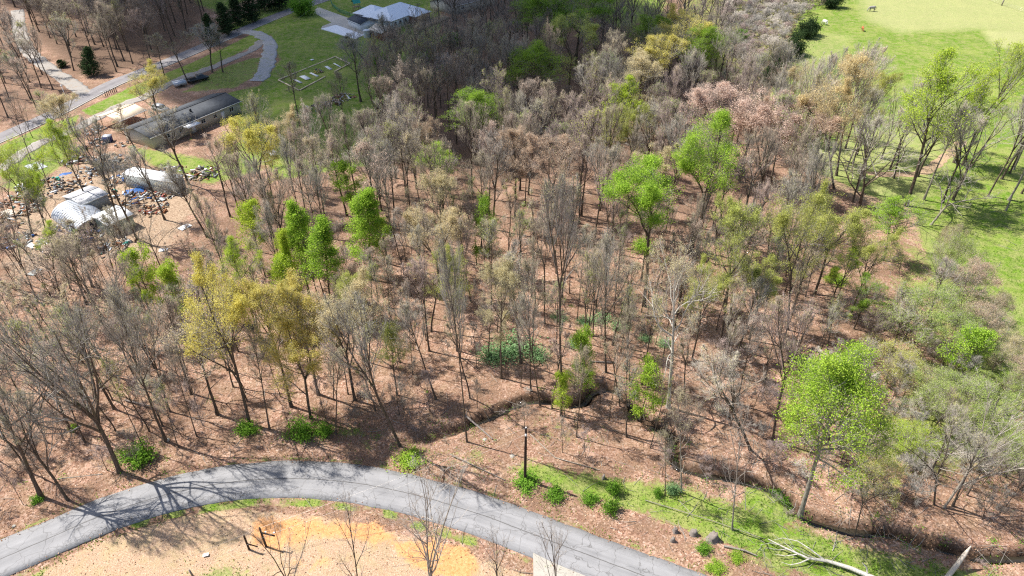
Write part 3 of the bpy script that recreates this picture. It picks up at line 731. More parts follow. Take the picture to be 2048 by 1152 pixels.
# creek water
m, n, N, L, P = mat('creek_water'); P.inputs['Base Color'].default_value = (.035, .03, .022, 1); P.inputs['Roughness'].default_value = .08
L.new(bump(n, noise(n, 3, 3, .6, geo_pos(n)), .15, .03), P.inputs['Normal'])
ribbon('creek', creek_c[10:], .95, -.88, 'creek_water', 0, .1, thick=.02, seg=3, label='narrow dark creek winding through the leaf litter')
# far hills and woods beyond are out of frame: the sheet simply goes on
# ------------------------------------------------------------------ trees one can tell apart
SPOT = {}
SHOWN = [(1010, 815, 34, 999), (1065, 798, 34, 999), (1125, 803, 34, 999), (1190, 782, 34, 999), (940, 845, 30, 999), (330, 262, 55, 999), (400, 235, 60, 999), (455, 215, 50, 999), (300, 352, 60, 999), (145, 410, 60, 999), (235, 425, 45, 999)]   # things seen over the woods: crowns in front of them are thinned
TREES = []   # (x, y, r) of every placed tree
def T(key, top, wpx, h=None, base=None, name='tree', label=None, cat='tree', group=None, leaf=None, twig=None, bark=None, rz=None, parts=('trunk', 'crown')):
    if base is not None:
        B = G(*base); h = top_over(top[1], B.y); d = B.y * CT + (H0 - h) * ST; xt = (top[0] - 1024) / F * d; lean = ((xt - B.x) / h, 0)
    else:
        B = G(top[0], top[1], h); d = B.y * CT + (H0 - h) * ST; lean = (0, 0)
    if name in ('leafy_tree', 'budding_tree', 'sycamore_tree'):
        cx_, cy_ = PX(B.x + lean[0] * h * .72, B.y, h * .72); SHOWN.append((cx_, cy_, wpx * .5, B.y))
        if key.startswith('cone') or key.startswith('tulip'): cx_, cy_ = PX(B.x + lean[0] * h * .48, B.y, h * .48); SHOWN.append((cx_, cy_, wpx * .45, B.y))
    TREES.append((B.x, B.y)); SPOT[label] = (B.x, B.y)
    return plant(key, B, h, wpx * d / F, name, label, cat, group, leaf, twig, bark, lean, rz, parts)
GT = 'leafy_tree'
T('tulip0', (1692,710), 240, base=(1602,1030), name=GT, label='tall bright green tree with bare leaning grey trunk beside the creek at right', bark='pale_bark')
T('tulip2', (1304,333), 170, base=(1288,612), name=GT, label='bright green two-lobed tree in the middle woods, left of the taller green one')
T('tulip1', (1428,236), 140, base=(1392,520), name=GT, label='bright green tree at the right edge of the middle woods beside reddish crowns')
T('cone0', (720,374), 140, base=(742,560), name=GT, label='bright green cone-shaped tree, the largest pointed crown in the woods')
T('cone0', (592,402), 120, base=(618,590), name=GT, label='bright green pointed tree left of the largest cone-shaped one')
T('cone1', (628,440), 105, h=17, name=GT, label='lower bright green pointed crown merging with a taller pointed neighbour', leaf='bright_green_leaf')
T('cone1', (553,450), 62, h=15, name=GT, label='yellow-green narrow tree just left of the pointed green pair')
T('small_leafy0', (492,413), 70, h=12, name=GT, label='small lime green tree above the yellow-green clump at left')
T('airy1', (466,493), 92, h=15, name=GT, label='lime green rounded tree above the yellow-budding crowns', leaf='lime_leaf')
T('small_leafy1', (268,503), 62, h=13, name=GT, label='lime green slender tree in the left woods below the white-roofed shed')
T('small_leafy0', (330,530), 62, h=12, name=GT, label='lime green small tree right of the slender lime one in the left woods')
T('airy1', (104,455), 72, base=(142,580), name=GT, label='bright lime tree just below the ribbed arched shed', leaf='lime_leaf')
T('airy1', (112,250), 92, h=16, name=GT, label='vivid lime tree beside the back road above the scrap yard', leaf='lime_leaf')
T('airy0', (20,278), 90, base=(64,470), name=GT, label='tall lime tree cut by the left picture edge', leaf='lime_leaf')
T('airy0', (52,330), 70, base=(98,480), name=GT, label='lime tree between the left edge tree and the arched shed', leaf='lime_leaf')
T('tulip2', (880,296), 100, base=(886,420), name=GT, label='bright green tree standing alone among bare crowns in the upper middle')
T('tulip0', (948,188), 108, base=(952,330), name=GT, label='olive green round tree in the dark upper woods', leaf='mid_green_leaf')
T('tulip0', (1070,98), 125, base=(1076,235), name=GT, label='fresh green round tree below the pale olive crown at top', leaf='mid_green_leaf')
T('small_leafy1', (966,400), 52, h=14, name=GT, label='small green tree behind the cream budding one', leaf='mid_green_leaf')
T('airy1', (902,505), 92, h=17, name=GT, label='yellow-green sparse crown near the middle of the picture', leaf='olive_bud')
T('small_leafy0', (1166,645), 62, base=(1172,795), name=GT, label='small slender bright green tree above the creek bend', leaf='bright_green_leaf')
T('small_leafy1', (1306,730), 82, base=(1280,838), name=GT, label='low bright green tree on the creek bank', leaf='bright_green_leaf')
T('small_leafy0', (1130,745), 50, base=(1128,830), name=GT, label='thin green-tipped tree on the creek bank left of the slender green one', leaf='lime_leaf')
T('small_leafy0', (1956,662), 88, h=9, name=GT, label='bright green bushy tree at the lower edge of the right meadow', leaf='bright_green_leaf')
T('airy1', (1808,408), 130, h=11, name=GT, label='spreading green tree at the meadow corner under the leaning white trunk', leaf='bright_green_leaf')
T('airy1', (1918,128), 190, base=(1812,412), name=GT, label='large lime tree with two long trunks in front of the meadow', leaf='lime_leaf')
T('airy0', (2030,84), 130, base=(1925,330), name=GT, label='lime tree at the far right edge above the meadow', leaf='lime_leaf')
T('airy1', (1250,170), 105, h=19, name=GT, label='light green tree above the two yellow-green rounded crowns', leaf='lime_leaf')
T('bud0', (1228,212), 70, h=18, name=GT, label='yellow-green rounded crown, left one of the pair in the upper woods', leaf='olive_bud')
T('bud2', (1272,205), 75, h=18, name=GT, label='yellow-green rounded crown, right one of the pair in the upper woods', leaf='olive_bud')
T('tulip0', (1412,60), 88, h=18, name=GT, label='fresh green tree right of the big ochre crown at top', leaf='mid_green_leaf')
T('tulip1', (1304,30), 84, h=17, name=GT, label='deep green rounded tree behind the ochre crown at top', leaf='mid_green_leaf')
T('tulip1', (1160,-14), 125, h=20, name=GT, label='large green tree at the top edge in shade', leaf='mid_green_leaf')
T('tulip0', (1075,-6), 90, h=18, name=GT, label='dark green tree at the top edge left of the large one', leaf='mid_green_leaf')
T('hedge0', (610,-14), 48, base=(600,30), name='round_tree', label='round dense green tree beside the back road at the yard corner', leaf='shrub_leaf')
T('airy1', (1965,190), 150, h=15, name=GT, label='lime crown between the large two-trunked lime tree and the right edge', leaf='lime_leaf')
T('airy1', (1880,235), 120, h=13, name=GT, label='thin lime crown under the large two-trunked lime tree', leaf='lime_leaf')
T('airy0', (1745,560), 90, h=9, name=GT, label='low green tree left of the pale spreading one', leaf='mid_green_leaf')
T('airy0', (1700,500), 80, h=11, name=GT, label='light green crown among the yellow-green ones right of centre', leaf='lime_leaf')
T('small_leafy0', (560,520), 70, h=11, name=GT, label='small light green crown below the pointed green pair', leaf='lime_leaf')
T('airy1', (775,650), 90, h=12, name=GT, label='faint olive crown right of the ochre group', leaf='olive_bud')
T('small_leafy1', (690,330), 60, h=12, name=GT, label='small dull green crown behind the largest cone-shaped tree', leaf='mid_green_leaf')
# budding crowns
BT = 'budding_tree'
T('bud0', (424,563), 170, base=(500,850), name=BT, label='bright yellow budding tree above the road, left of the ochre group', leaf='yellow_bud')
T('bud1', (520,580), 150, h=19, name=BT, label='yellow-ochre budding tree between the bright yellow and the ochre ones', leaf='ochre_bud')
T('bud2', (598,655), 150, base=(622,838), name=BT, label='low ochre budding tree with a stout dark trunk above the green bush', leaf='ochre_bud')
T('bud0', (668,580), 150, h=18, name=BT, label='pale ochre budding tree with a wide thin crown', leaf='cream_bud')
T('bud1', (590,585), 150, h=17, name=BT, label='ochre budding crown behind the stout-trunked ochre tree', leaf='ochre_bud')
T('bud2', (490,236), 130, base=(540,430), name=BT, label='yellow-olive rounded tree right of the long grey roof', leaf='yellow_bud')
T('bud0', (294,140), 80, base=(325,270), name=BT, label='orange-yellow budding tree standing between the two roads', leaf='ochre_bud')
T('bud1', (110,200), 90, h=14, name=BT, label='pale yellow budding tree beside the back road near the gravel junction', leaf='cream_bud')
T('bud2', (868,415), 130, base=(880,600), name=BT, label='cream budding tree with a broad crown in the middle woods', leaf='cream_bud')
T('bud1', (875,355), 100, h=17, name=BT, label='faint tan crown behind the cream budding tree', leaf='cream_bud')
T('bud2', (1146,32), 112, h=20, name=BT, label='pale olive dense crown near the top in front of the large green tree', leaf='olive_bud')
T('bud0', (1380,30), 120, h=20, name=BT, label='large ochre crown at the top, right half of the ochre group', leaf='ochre_bud')
T('bud2', (1318,72), 120, h=19, name=BT, label='ochre crown at the top, left and nearer one of the ochre group', leaf='ochre_bud')
T('bud1', (1290,120), 110, h=18, name=BT, label='thin tan crown below the ochre group', leaf='cream_bud')
T('bud0', (1446,170), 155, h=19, name=BT, label='rosy pink budding tree left of the reddish group', leaf='pink_bud', twig='pink_twig')
T('bud2', (1562,195), 165, h=19, name=BT, label='salmon pink budding tree in the middle of the reddish group', leaf='pink_bud', twig='pink_twig')
T('bud0', (1628,215), 140, h=18, name=BT, label='salmon pink budding tree at the right of the reddish group', leaf='rust_bud', twig='pink_twig')
T('bud0', (1512,215), 90, h=16, name=BT, label='small pinkish crown between the rosy and the salmon trees', leaf='rust_bud', twig='pink_twig')
T('bud1', (1706,122), 120, base=(1672,352), name=BT, label='orange-yellow budding tree in front of the bright meadow', leaf='orange_bud')
T('bud0', (1640,150), 110, base=(1668,378), name=BT, label='thin orange-tipped tree left of the orange-yellow one at the meadow', leaf='orange_bud')
T('bud2', (852,236), 60, h=16, name=BT, label='small russet crown in the upper woods', leaf='rust_bud')
T('bud0', (555,230), 80, h=16, name=BT, label='tan budding crown behind the yellow-olive tree', leaf='cream_bud')
T('bud1', (1478,418), 125, base=(1440,690), name=BT, label='yellow-green budding tree right of the two-lobed green tree', leaf='olive_bud')
T('bud0', (1592,385), 120, base=(1575,660), name=BT, label='yellow-green budding tree in front of the reddish group', leaf='olive_bud')
T('bud2', (1690,400), 130, h=17, name=BT, label='yellow-green thin crown left of the meadow corner', leaf='olive_bud')
T('bud1', (1640,440), 120, h=16, name=BT, label='olive budding crown between two yellow-green neighbours', leaf='olive_bud')
T('bud0', (1760,470), 90, h=14, name=BT, label='olive thin crown below the spreading green corner tree', leaf='olive_bud')
T('bud2', (1540,520), 110, h=14, name=BT, label='low olive budding tree below the yellow-green group', leaf='olive_bud')
T('bud1', (1000,540), 110, h=18, name=BT, label='pale cream thin crown near the picture centre', leaf='cream_bud')
T('bud0', (1420,545), 90, h=15, name=BT, label='pale olive crown right of the white-limbed tree', leaf='olive_bud')
T('bud2', (1320,300), 110, h=17, name=BT, label='tan budding crown behind the two-lobed green tree', leaf='cream_bud')
T('bud0', (1110,270), 110, h=18, name=BT, label='brownish budding crown in the upper middle woods', leaf='rust_bud')
T('bud1', (1030,265), 90, h=17, name=BT, label='reddish brown budding crown left of the brownish one', leaf='rust_bud')
T('bud1', (700,560), 90, h=14, name=BT, label='thin yellow-green crown below the largest cone-shaped tree', leaf='olive_bud')
T('sycamore', (1364,505), 185, base=(1336,815), name='sycamore_tree', label='sycamore with bright white trunk and crooked white limbs', rz=.6)
T('willowy', (1850,585), 190, h=9, name='spreading_tree', label='pale green many-stemmed spreading tree below the meadow corner')
T('willowy', (1990,790), 190, h=8, name='spreading_tree', label='pale grey-green many-stemmed tree at the right edge')
T('willowy', (1890,760), 150, h=7, name='spreading_tree', label='grey-green low spreading tree left of the right edge one')
T('willowy', (1760,930), 130, h=5, name='spreading_tree', label='thin low spreading tree right of the tall green creek tree', leaf='olive_bud')
T('willowy', (1930,640), 150, h=8, name='spreading_tree', label='pale green spreading tree against the meadow right of the corner')
T('willowy', (1800,700), 150, h=6, name='spreading_tree', label='low olive spreading tree above the tall green creek tree', leaf='olive_bud')
T('willowy', (2030,860), 150, h=7, name='spreading_tree', label='grey-green spreading tree at the right edge, lowest of them')
T('willowy', (1830,860), 120, h=5, name='spreading_tree', label='small olive spreading tree right of the tall green creek tree', leaf='lime_leaf')
T('airy0', (2035,740), 90, h=8, name='leafy_tree', label='green-tinged tree at the right edge below the meadow', leaf='pale_green_leaf')
T('small_leafy1', (1485,60), 26, h=6, name='small_evergreen', label='small dark green tree alone in the brushy field', leaf='shrub_leaf')
# bare trees in front, by the road
NT = 'bare_tree'
def B(key, top, wpx, base, label, twig=None, bark=None, rz=None): T(key, top, wpx, base=base, name=NT, label=label, cat='bare tree', twig=twig, bark=bark, rz=rz)
B('broad1', (85,585), 250, (240,945), 'largest bare dark tree at the road bend, forked trunk leaning left', rz=.4)
B('broad0', (-50,680), 210, (84,996), 'big bare tree at the left edge casting its shadow on the road')
B('bare1', (20,800), 150, (136,1000), 'slim bare tree right behind the left edge tree on the verge')
B('bare0', (222,590), 150, (332,882), 'straight bare tree right of the largest bare tree')
B('bare3', (688,590), 170, (800,892), 'bare vine-hung tree leaning left just above the road')
B('slim0', (505,640), 80, (540,860), 'slim bare tree between the yellow and ochre budding trees')
B('slim1', (660,700), 70, (672,868), 'slim bare tree right of the stout ochre tree')
B('bare2', (800,610), 110, (872,800), 'bare tree with a curved trunk left of the creek')
B('bare4', (900,500), 100, (934,884), 'very tall thin bare tree rising beside the creek')
B('slim2', (905,580), 70, (940,798), 'slim bare tree behind the very tall thin one')
B('bare5', (1118,345), 150, (1122,832), 'tallest bare tree of the woods, rising from the creek bank')
B('slim0', (1060,520), 70, (1062,782), 'straight slim bare tree left of the green holly clump end')
B('slim1', (1158,700), 60, (1153,875), 'pale slim bare tree in front of the slender green one')
B('bare0', (1210,480), 110, (1212,745), 'bare tree with dark straight trunk above the creek bend')
B('slim2', (1235,640), 60, (1240,812), 'thin crooked bare tree at the creek bend')
B('slim0', (1262,600), 60, (1262,806), 'twin thin bare tree left of the low green tree')
B('bare2', (1050,590), 80, (1080,812), 'pale crooked bare tree beside the holly')
B('sparse1', (1482,820), 110, (1464,1060), 'slim pale bare tree in the grass right of the power pole', bark='pale_bark', twig='pale_twig')
B('slim1', (1370,770), 80, (1362,985), 'slim bare tree at the grass edge left of the pale one', bark='pale_bark')
B('slim0', (1330,860), 50, (1330,992), 'short thin bare tree at the grass edge')
B('bare3', (1440,690), 170, (1500,900), 'grey bare tree with fanned branches right of the sycamore', twig='pale_twig')
B('bare1', (1580,600), 150, (1545,880), 'purple-grey bare tree left of the tall green creek tree', twig='pink_twig')
B('slim1', (1770,860), 60, (1745,975), 'short crooked bare tree right of the tall green creek tree')
B('sparse2', (1880,820), 130, (1868,1010), 'bare double-stemmed tree in the right thicket')
B('sparse2', (2060,780), 160, (1888,1015), 'long bare tree leaning far right over the creek', bark='pale_bark', twig='pale_twig')
B('slim2', (1760,960), 60, (1708,1075), 'thin dark leaning bare tree over the creek at right')
B('bare2', (1960,870), 120, (1905,1012), 'dark forked bare tree leaning right in the right thicket')
B('sparse0', (1760,250), 190, (1715,425), 'bare many-limbed tree spreading in front of the meadow', twig='pale_twig')
B('bare0', (1620,300), 130, (1628,420), 'bare tree right behind the yellow-green group', twig='pale_twig')
B('sparse0', (1990,200), 180, (1905,400), 'bare grey tree at the right edge in front of the meadow', twig='pale_twig')
B('bare1', (1940,230), 110, (1885,405), 'bare slanting tree left of the right edge one', twig='pale_twig')
B('sparse2', (1965,325), 130, (1862,450), 'leaning bare tree with pale trunk at the meadow edge', bark='pale_bark', twig='pale_twig')
B('bare4', (1650,290), 100, (1600,560), 'bare tree with pale trunk among yellow-green crowns')
B('bare2', (1520,560), 110, (1470,720), 'dark leaning bare tree right of the sycamore')
# foreground trees rooted below the picture
B('sparse2', (545,1030), 120, (590,1215), 'bare upswept tree at the bottom edge under the wires', bark='bark')
B('sparse1', (692,1002), 110, (726,1230), 'thin bare tree at the bottom edge with one straight stem')
B('sparse0', (862,935), 230, (868,1225), 'pale bare spreading tree overlapping the road at the bottom', twig='pale_twig', bark='pale_bark')
B('sparse1', (985,1070), 130, (1000,1260), 'small bare tree at the bottom edge left of the driveway apron', twig='pale_twig')
T('sparse1', (1108,1042), 130, base=(1120,1290), name=BT, label='nearly bare tree with cream buds over the driveway apron', leaf='cream_bud', twig='pale_twig')
# yard trees
B('slim0', (575,128), 62, (600,255), 'slim bare tree left of the timber frame in the yard')
B('slim1', (670,150), 55, (692,285), 'slim bare tree below the timber frame in the yard')
B('bare0', (700,85), 110, (722,205), 'bare tree right of the timber frame in the yard')
B('bare4', (760,30), 100, (792,125), 'bare tree in front of the small brick garage')
B('bare2', (690,60), 90, (735,130), 'bare spreading tree in front of the white pad')
B('slim2', (345,62), 60, (377,165), 'bare tree on the verge beside the dark pickup')
B('slim0', (305,70), 60, (330,158), 'bare tree on the verge above the orange-yellow one')
B('bare1', (405,50), 80, (425,145), 'bare tree on the verge between road and lane', twig='pale_twig')
B('slim1', (430,70), 55, (446,145), 'thin bare tree at the right end of the verge row')
B('bare3', (330,215), 120, (378,370), 'bare forked tree by the end of the long white-roofed shed')
B('bare5', (170,240), 110, (250,480), 'dark bare tree rising in front of the arched shed')
B('bare1', (205,310), 110, (275,480), 'dark bare tree between the arched and the white-roofed sheds')
B('bare0', (265,300), 100, (330,440), 'dark bare tree in front of the long white-roofed shed')
B('bare4', (340,330), 120, (415,475), 'thick dark bare tree with a low fork right of the sheds')
B('slim0', (210,430), 70, (300,620), 'tall thin bare tree in the left woods below the sheds')
B('slim2', (240,210), 70, (290,330), 'thin bare tree in front of the tan tarp shelter')
# evergreens and hedgerow
T('cedar0', (174,92), 44, base=(182,150), name='cedar_tree', label='dark cedar standing alone at the wood edge by the back road', cat='evergreen')
T('cedar1', (112,118), 26, base=(130,134), name='cedar_tree', label='small dark cedar beside the gravel track', cat='evergreen')
for i, (tx, ty, wd) in enumerate([(410,28,40),(440,6,42),(465,-6,44),(492,-18,46),(520,-30,46),(548,-40,46),(575,-50,46)]):
    T('cedar%d' % (i % 2), (tx, ty), wd, h=9 + i % 2, name='cedar_tree', label='dark evergreen in the tight row along the back road', cat='evergreen', group='evergreens in the row along the back road')
for i, (tx, ty, wd) in enumerate([(1568,92,42),(1585,74,40),(1598,60,44),(1618,42,40),(1632,30,36),(1555,112,40),(1545,128,36),(1672,-22,46)]):
    T('hedge0', (tx, ty), wd, h=5.5 + (i % 3), name='hedgerow_tree', label=('dark rounded tree in the hedgerow left of the horses' if i < 7 else 'dark rounded tree at the top edge left of the grey horse'), cat='hedge tree', group=('hedgerow trees beside the horse meadow' if i < 7 else None), rz=i)
for tx, ty in [(842,88),(800,110),(870,130),(900,60),(760,100)]:
    T('hedge0', (tx, ty), 40, h=4.5, name='undergrowth_shrub', label='dark green undergrowth shrub at the wood edge behind the brick garage', cat='shrub', group='green undergrowth behind the garage', leaf='shrub_leaf', parts=('stems', 'foliage'))
# shrubs on the ground
def S(key, px, py, wm, hm, label, leaf=None, name='green_shrub', group=None, cat='shrub'):
    g = G(px, py); SPOT[label] = (g.x, g.y); plant(key, g, hm, wm, name, label, cat, group, leaf, parts=('stems', 'foliage'))
S('shrub0', 280, 918, 4.2, 2.0, 'dark green bush beside the trunk of the largest bare tree')
S('shrub1', 608, 870, 4.4, 2.0, 'wide dark green bush below the stout ochre tree')
S('shrub0', 648, 866, 2.6, 1.4, 'smaller green bush touching the wide one on its right')
S('shrub0', 495, 866, 3.0, 1.6, 'green bush below the bright yellow tree')
S('shrub1', 818, 920, 4.0, .9, 'low glossy ivy patch on the bank above the road', 'bright_green_leaf')
S('holly0', 1030, 705, 7.6, 1.9, 'broad blue-green holly thicket in the middle of the woods')
S('holly0', 985, 720, 5.0, 2.0, 'smaller holly clump at the left of the thicket')
S('holly0', 1075, 715, 4.0, 1.5, 'thin holly clump at the right of the thicket')
S('shrub0', 1228, 985, 1.9, 2.2, 'round green bush in the roadside grass, upper one of a pair')
S('shrub1', 1220, 1020, 2.4, 1.8, 'round green bush in the roadside grass, lower one of a pair')
S('shrub0', 1345, 985, 1.8, 1.5, 'bluish green small bush at the grass edge', 'holly_leaf')
S('shrub0', 1314, 992, 1.2, 1.3, 'tiny green bush left of the bluish one')
S('shrub1', 1108, 992, 2.8, 1.0, 'low green bush right of the power pole')
S('shrub0', 1050, 968, 3.4, .9, 'green weeds round the foot of the power pole')
S('shrub1', 1180, 1000, 2.4, .9, 'low green weeds between the pole bush and the pair of bushes')
S('shrub0', 1408, 1100, 1.8, .8, 'small green tuft near the stumps')
S('shrub1', 1430, 1140, 2.4, .6, 'leafy green weeds at the bottom edge right of the road', 'bright_green_leaf')
S('shrub1', 1475, 1118, 2.0, .6, 'leafy green weeds right of the stumps', 'bright_green_leaf')
S('shrub0', 1565, 985, 3.0, .9, 'green weeds on the creek edge left of the tall green tree')
S('shrub1', 1670, 565, 4.0, 1.2, 'green forest-floor clump below the yellow-green crowns', 'bright_green_leaf')
S('shrub0', 148, 860, 1.2, .8, 'tiny bright green sprout among the leaves at left', 'bright_green_leaf')
S('shrub0', 75, 1002, 1.6, .8, 'green tuft at the foot of the left edge tree')
for i, (px, py, wd) in enumerate([(1120,635,3),(1200,640,4),(1240,655,3.5),(1150,690,3),(1330,690,3),(1290,680,2.5),(1170,645,3)]):
    S('holly0', px, py, wd, .9, 'thin low greenery on the forest floor right of the holly thicket', 'holly_leaf', name='ground_greenery', group='low greenery on the forest floor')

# ------------------------------------------------------------------ the rest of the woods
def near(x, y, d): return any((x - a) ** 2 + (y - b) ** 2 < d * d for a, b in TREES)
BUILT = [W(p) for p in ([(200,235),(300,215),(480,165),(500,240),(290,320),(250,310)], [(90,380),(180,370),(290,420),(280,480),(120,470)], [(235,330),(365,335),(375,385),(240,375)],
         [(560,180),(660,105),(710,125),(600,190)], [(620,10),(880,0),(870,70),(760,100),(620,70)], [(330,150),(430,140),(430,180),(340,185)], [(885,20),(990,-10),(1010,30),(920,45)])]
def free(x, y, d, road=1.6):
    X, Y = np.array([x]), np.array([y])
    if seg_dist(road_c, X, Y)[0] < ROAD_W / 2 + road or seg_dist(far_c, X, Y)[0] < FAR_W / 2 + 1.2: return False
    if seg_dist(lane_c, X, Y)[0] < 2.6 or seg_dist(drive_c, X, Y)[0] < 3 or seg_dist(side_c, X, Y)[0] < 2.6 or seg_dist(creek_c, X, Y)[0] < 1.5: return False
    if any(inside(p, X, Y)[0] for p in BUILT): return False
    return not near(x, y, d)
LM = [('tall bright green tree with bare', 'tall green creek tree'), ('bright green two-lobed', 'two-lobed bright green tree'), ('bright green tree at the right edge of the middle', 'tall green tree beside reddish crowns'),
      ('bright green cone-shaped', 'largest cone-shaped green tree'), ('bright green pointed tree left', 'pointed green pair'), ('small lime green tree above', 'small lime tree at left'), ('lime green rounded tree above', 'lime tree above the yellow crowns'),
      ('bright lime tree just below', 'lime tree below the arched shed'), ('bright green tree standing alone', 'lone green tree in upper middle'), ('olive green round tree', 'olive round tree of dark woods'), ('fresh green round tree', 'fresh green round tree at top'),
      ('small green tree behind the cream', 'small green tree near the centre'), ('yellow-green sparse crown near', 'yellow-green sparse central tree'), ('small slender bright green', 'slender green tree above the creek'), ('low bright green tree on', 'low green tree at the creek'),
      ('bright green bushy', 'green bushy tree by the meadow'), ('spreading green tree at the meadow corner', 'green tree at the meadow corner'), ('large lime tree with two', 'large two-trunked lime tree'), ('yellow-green rounded crown, left', 'pair of yellow-green rounded crowns'),
      ('fresh green tree right of the big ochre', 'green tree beside the ochre group'), ('large green tree at the top edge', 'large green tree at the top'), ('bright yellow budding', 'bright yellow budding tree'), ('low ochre budding', 'stout-trunked ochre tree'), ('yellow-olive rounded', 'yellow-olive tree by the grey roof'),
      ('orange-yellow budding tree standing between', 'orange-yellow tree between the roads'), ('pale yellow budding tree beside', 'pale yellow tree at the junction'), ('cream budding tree', 'broad cream budding tree'), ('pale olive dense', 'pale olive dense crown'), ('rosy pink', 'rosy pink tree'), ('salmon pink budding tree in the middle', 'salmon pink tree'),
      ('orange-yellow budding tree in front', 'orange-yellow tree at the meadow'), ('yellow-green budding tree right of the two', 'yellow-green tree beside the two-lobed one'), ('yellow-green budding tree in front', 'yellow-green tree before the reddish group'), ('yellow-green thin crown left', 'yellow-green crown near meadow corner'),
      ('sycamore', 'white-limbed sycamore'), ('pale green many', 'pale spreading tree below the meadow'), ('pale grey-green many', 'grey-green spreading tree at right edge'), ('largest bare dark', 'largest bare tree at the bend'), ('big bare tree at the left', 'left edge tree'), ('straight bare tree right', 'straight bare tree left of centre'),
      ('bare vine-hung', 'vine-hung tree above the road'), ('very tall thin', 'very tall thin bare tree'), ('tallest bare tree', 'tallest bare tree'), ('grey bare tree with fanned', 'fan-branched grey tree'), ('purple-grey', 'purple-grey bare tree'), ('long bare tree leaning', 'long leaning tree over the creek'),
      ('bare many-limbed', 'many-limbed bare tree at the meadow'), ('dark cedar standing', 'lone dark cedar'), ('small dark cedar', 'small dark cedar'), ('dark green bush beside', 'bush beside the largest bare tree'), ('wide dark green bush', 'wide green bush above the road'),
      ('broad blue-green holly', 'holly thicket'), ('round green bush in the roadside grass, upper', 'pair of round roadside bushes'), ('bare tree right of the timber', 'bare tree by the timber frame'), ('bare tree on the verge beside', 'bare verge tree by the pickup'), ('dark bare tree rising', 'dark tree before the arched shed'),
      ('thick dark bare', 'thick low-forked bare tree'), ('small dark green tree alone', 'small dark tree in the field'), ('tall thin bare tree in the left', 'tall thin tree below the sheds')]
LMP = []
for k_, ph in LM:
    hit = [v for q_, v in SPOT.items() if q_ and q_.startswith(k_)]
    if hit: LMP.append((hit[0][0], hit[0][1], ph))
    else: print('NO LANDMARK', k_)
SEEN = {}
TWN = {'grey_twig': 'grey', 'brown_twig': 'brown', 'pink_twig': 'pinkish', 'pale_twig': 'pale'}
BDN = {'olive_bud': ' with olive buds', 'cream_bud': ' with cream buds', 'rust_bud': ' with russet buds', 'pink_bud': ' with pink buds', 'pale_green_leaf': ' with pale green buds', 'lime_leaf': ' with lime buds'}
def landmark_label(x, y, h, hr, tw, bud, noun, default, buds=True):
    near_ = sorted(LMP, key=lambda q: (q[0] - x) ** 2 + (q[1] - y) ** 2)[:5]; t_ = (h - hr[0]) / (hr[1] - hr[0]); size = 'tall ' if t_ > .66 else ('short ' if t_ < .33 else ''); last = default
    for x2, y2, ph in near_:
        dx, dy = x - x2, y - y2; dist = math.hypot(dx, dy)
        side = ('behind' if dy > 0 else 'in front of') if abs(dy) > abs(dx) else ('right of' if dx > 0 else 'left of')
        how = 'just ' if dist < 6 else ('' if dist < 14 else 'well ')
        for bd in ((BDN.get(bud, '') if buds else ''), ''):
            lab = size + TWN[tw] + ' ' + noun + bd + ' ' + how + side + ' the ' + ph
            if len(lab.split()) <= 16:
                last = lab
                if lab not in SEEN: SEEN[lab] = 1; return lab
    return last
FB = ['faint_bud', 'faint_bud', 'olive_bud', 'cream_bud', 'rust_bud', 'pink_bud', 'pale_green_leaf']; r3 = random.Random(5); NBARE = 0; NKIND = {}
def fill(poly, spacing, keys, hr, dr, twigs, label, group, name='bare_tree', cat='bare tree', maxn=999, leafs=None, parts=('trunk', 'crown'), margin=.8, barks=None):
    Pw = W(poly); x0, y0 = Pw.min(0); x1, y1 = Pw.max(0); nx = int((x1 - x0) / spacing) + 1; ny = int((y1 - y0) / spacing) + 1; k = 0
    cells = [(i, j) for i in range(nx) for j in range(ny)]; r3.shuffle(cells)
    for i, j in cells:
        if k >= maxn: break
        x = x0 + (i + r3.uniform(.05, .95)) * spacing; y = y0 + (j + r3.uniform(.05, .95)) * spacing
        if not inside(Pw, np.array([x]), np.array([y]))[0] or not free(x, y, spacing * margin * .62): continue
        px, py = PX(x, y); h = r3.uniform(*hr); tx, ty = PX(x, y, h)
        if not (-60 < px < 2110 or -60 < tx < 2110) or ty > 1200 or py < -110: continue
        dm_ = r3.uniform(*dr); ccx, ccy = PX(x, y, h * .68); rr_ = dm_ * .5 * F / (y * CT + (H0 - h) * ST)
        if name in ('bare_tree', 'slender_tree') and any(y < s_[3] - 1 and math.hypot(ccx - s_[0], ccy - s_[1]) < s_[2] * .62 + rr_ * .62 for s_ in SHOWN) and r3.random() < (.88 if dm_ > 4.4 else .7): continue
        tw = r3.choice(twigs); key = r3.choice(keys); lf = r3.choice(leafs or FB); noun = {'bare_tree': 'leafless tree', 'slender_tree': 'slender leafless tree', 'sapling': 'leafless sapling', 'brush': 'clump of brush', 'scrub': 'clump of scrub'}[name]
        lab = landmark_label(x, y, h, hr, tw, lf, noun, label, name in ('bare_tree', 'slender_tree') and not key.startswith('sparse'))
        plant(key, (x, y), h, dm_, name, lab, cat, group, leaf=lf, twig=tw,
              lean=(r3.gauss(0, .03), r3.gauss(0, .03)), parts=parts, bark=r3.choice(barks) if barks else None)
        TREES.append((x, y)); k += 1
    NKIND[name] = NKIND.get(name, 0) + k
    return k
BARE = ['bare%d' % i for i in range(6)]; SLIM = ['slim%d' % i for i in range(3)]; BROAD = ['broad%d' % i for i in range(3)]
TW = ['grey_twig', 'brown_twig', 'brown_twig', 'pink_twig']
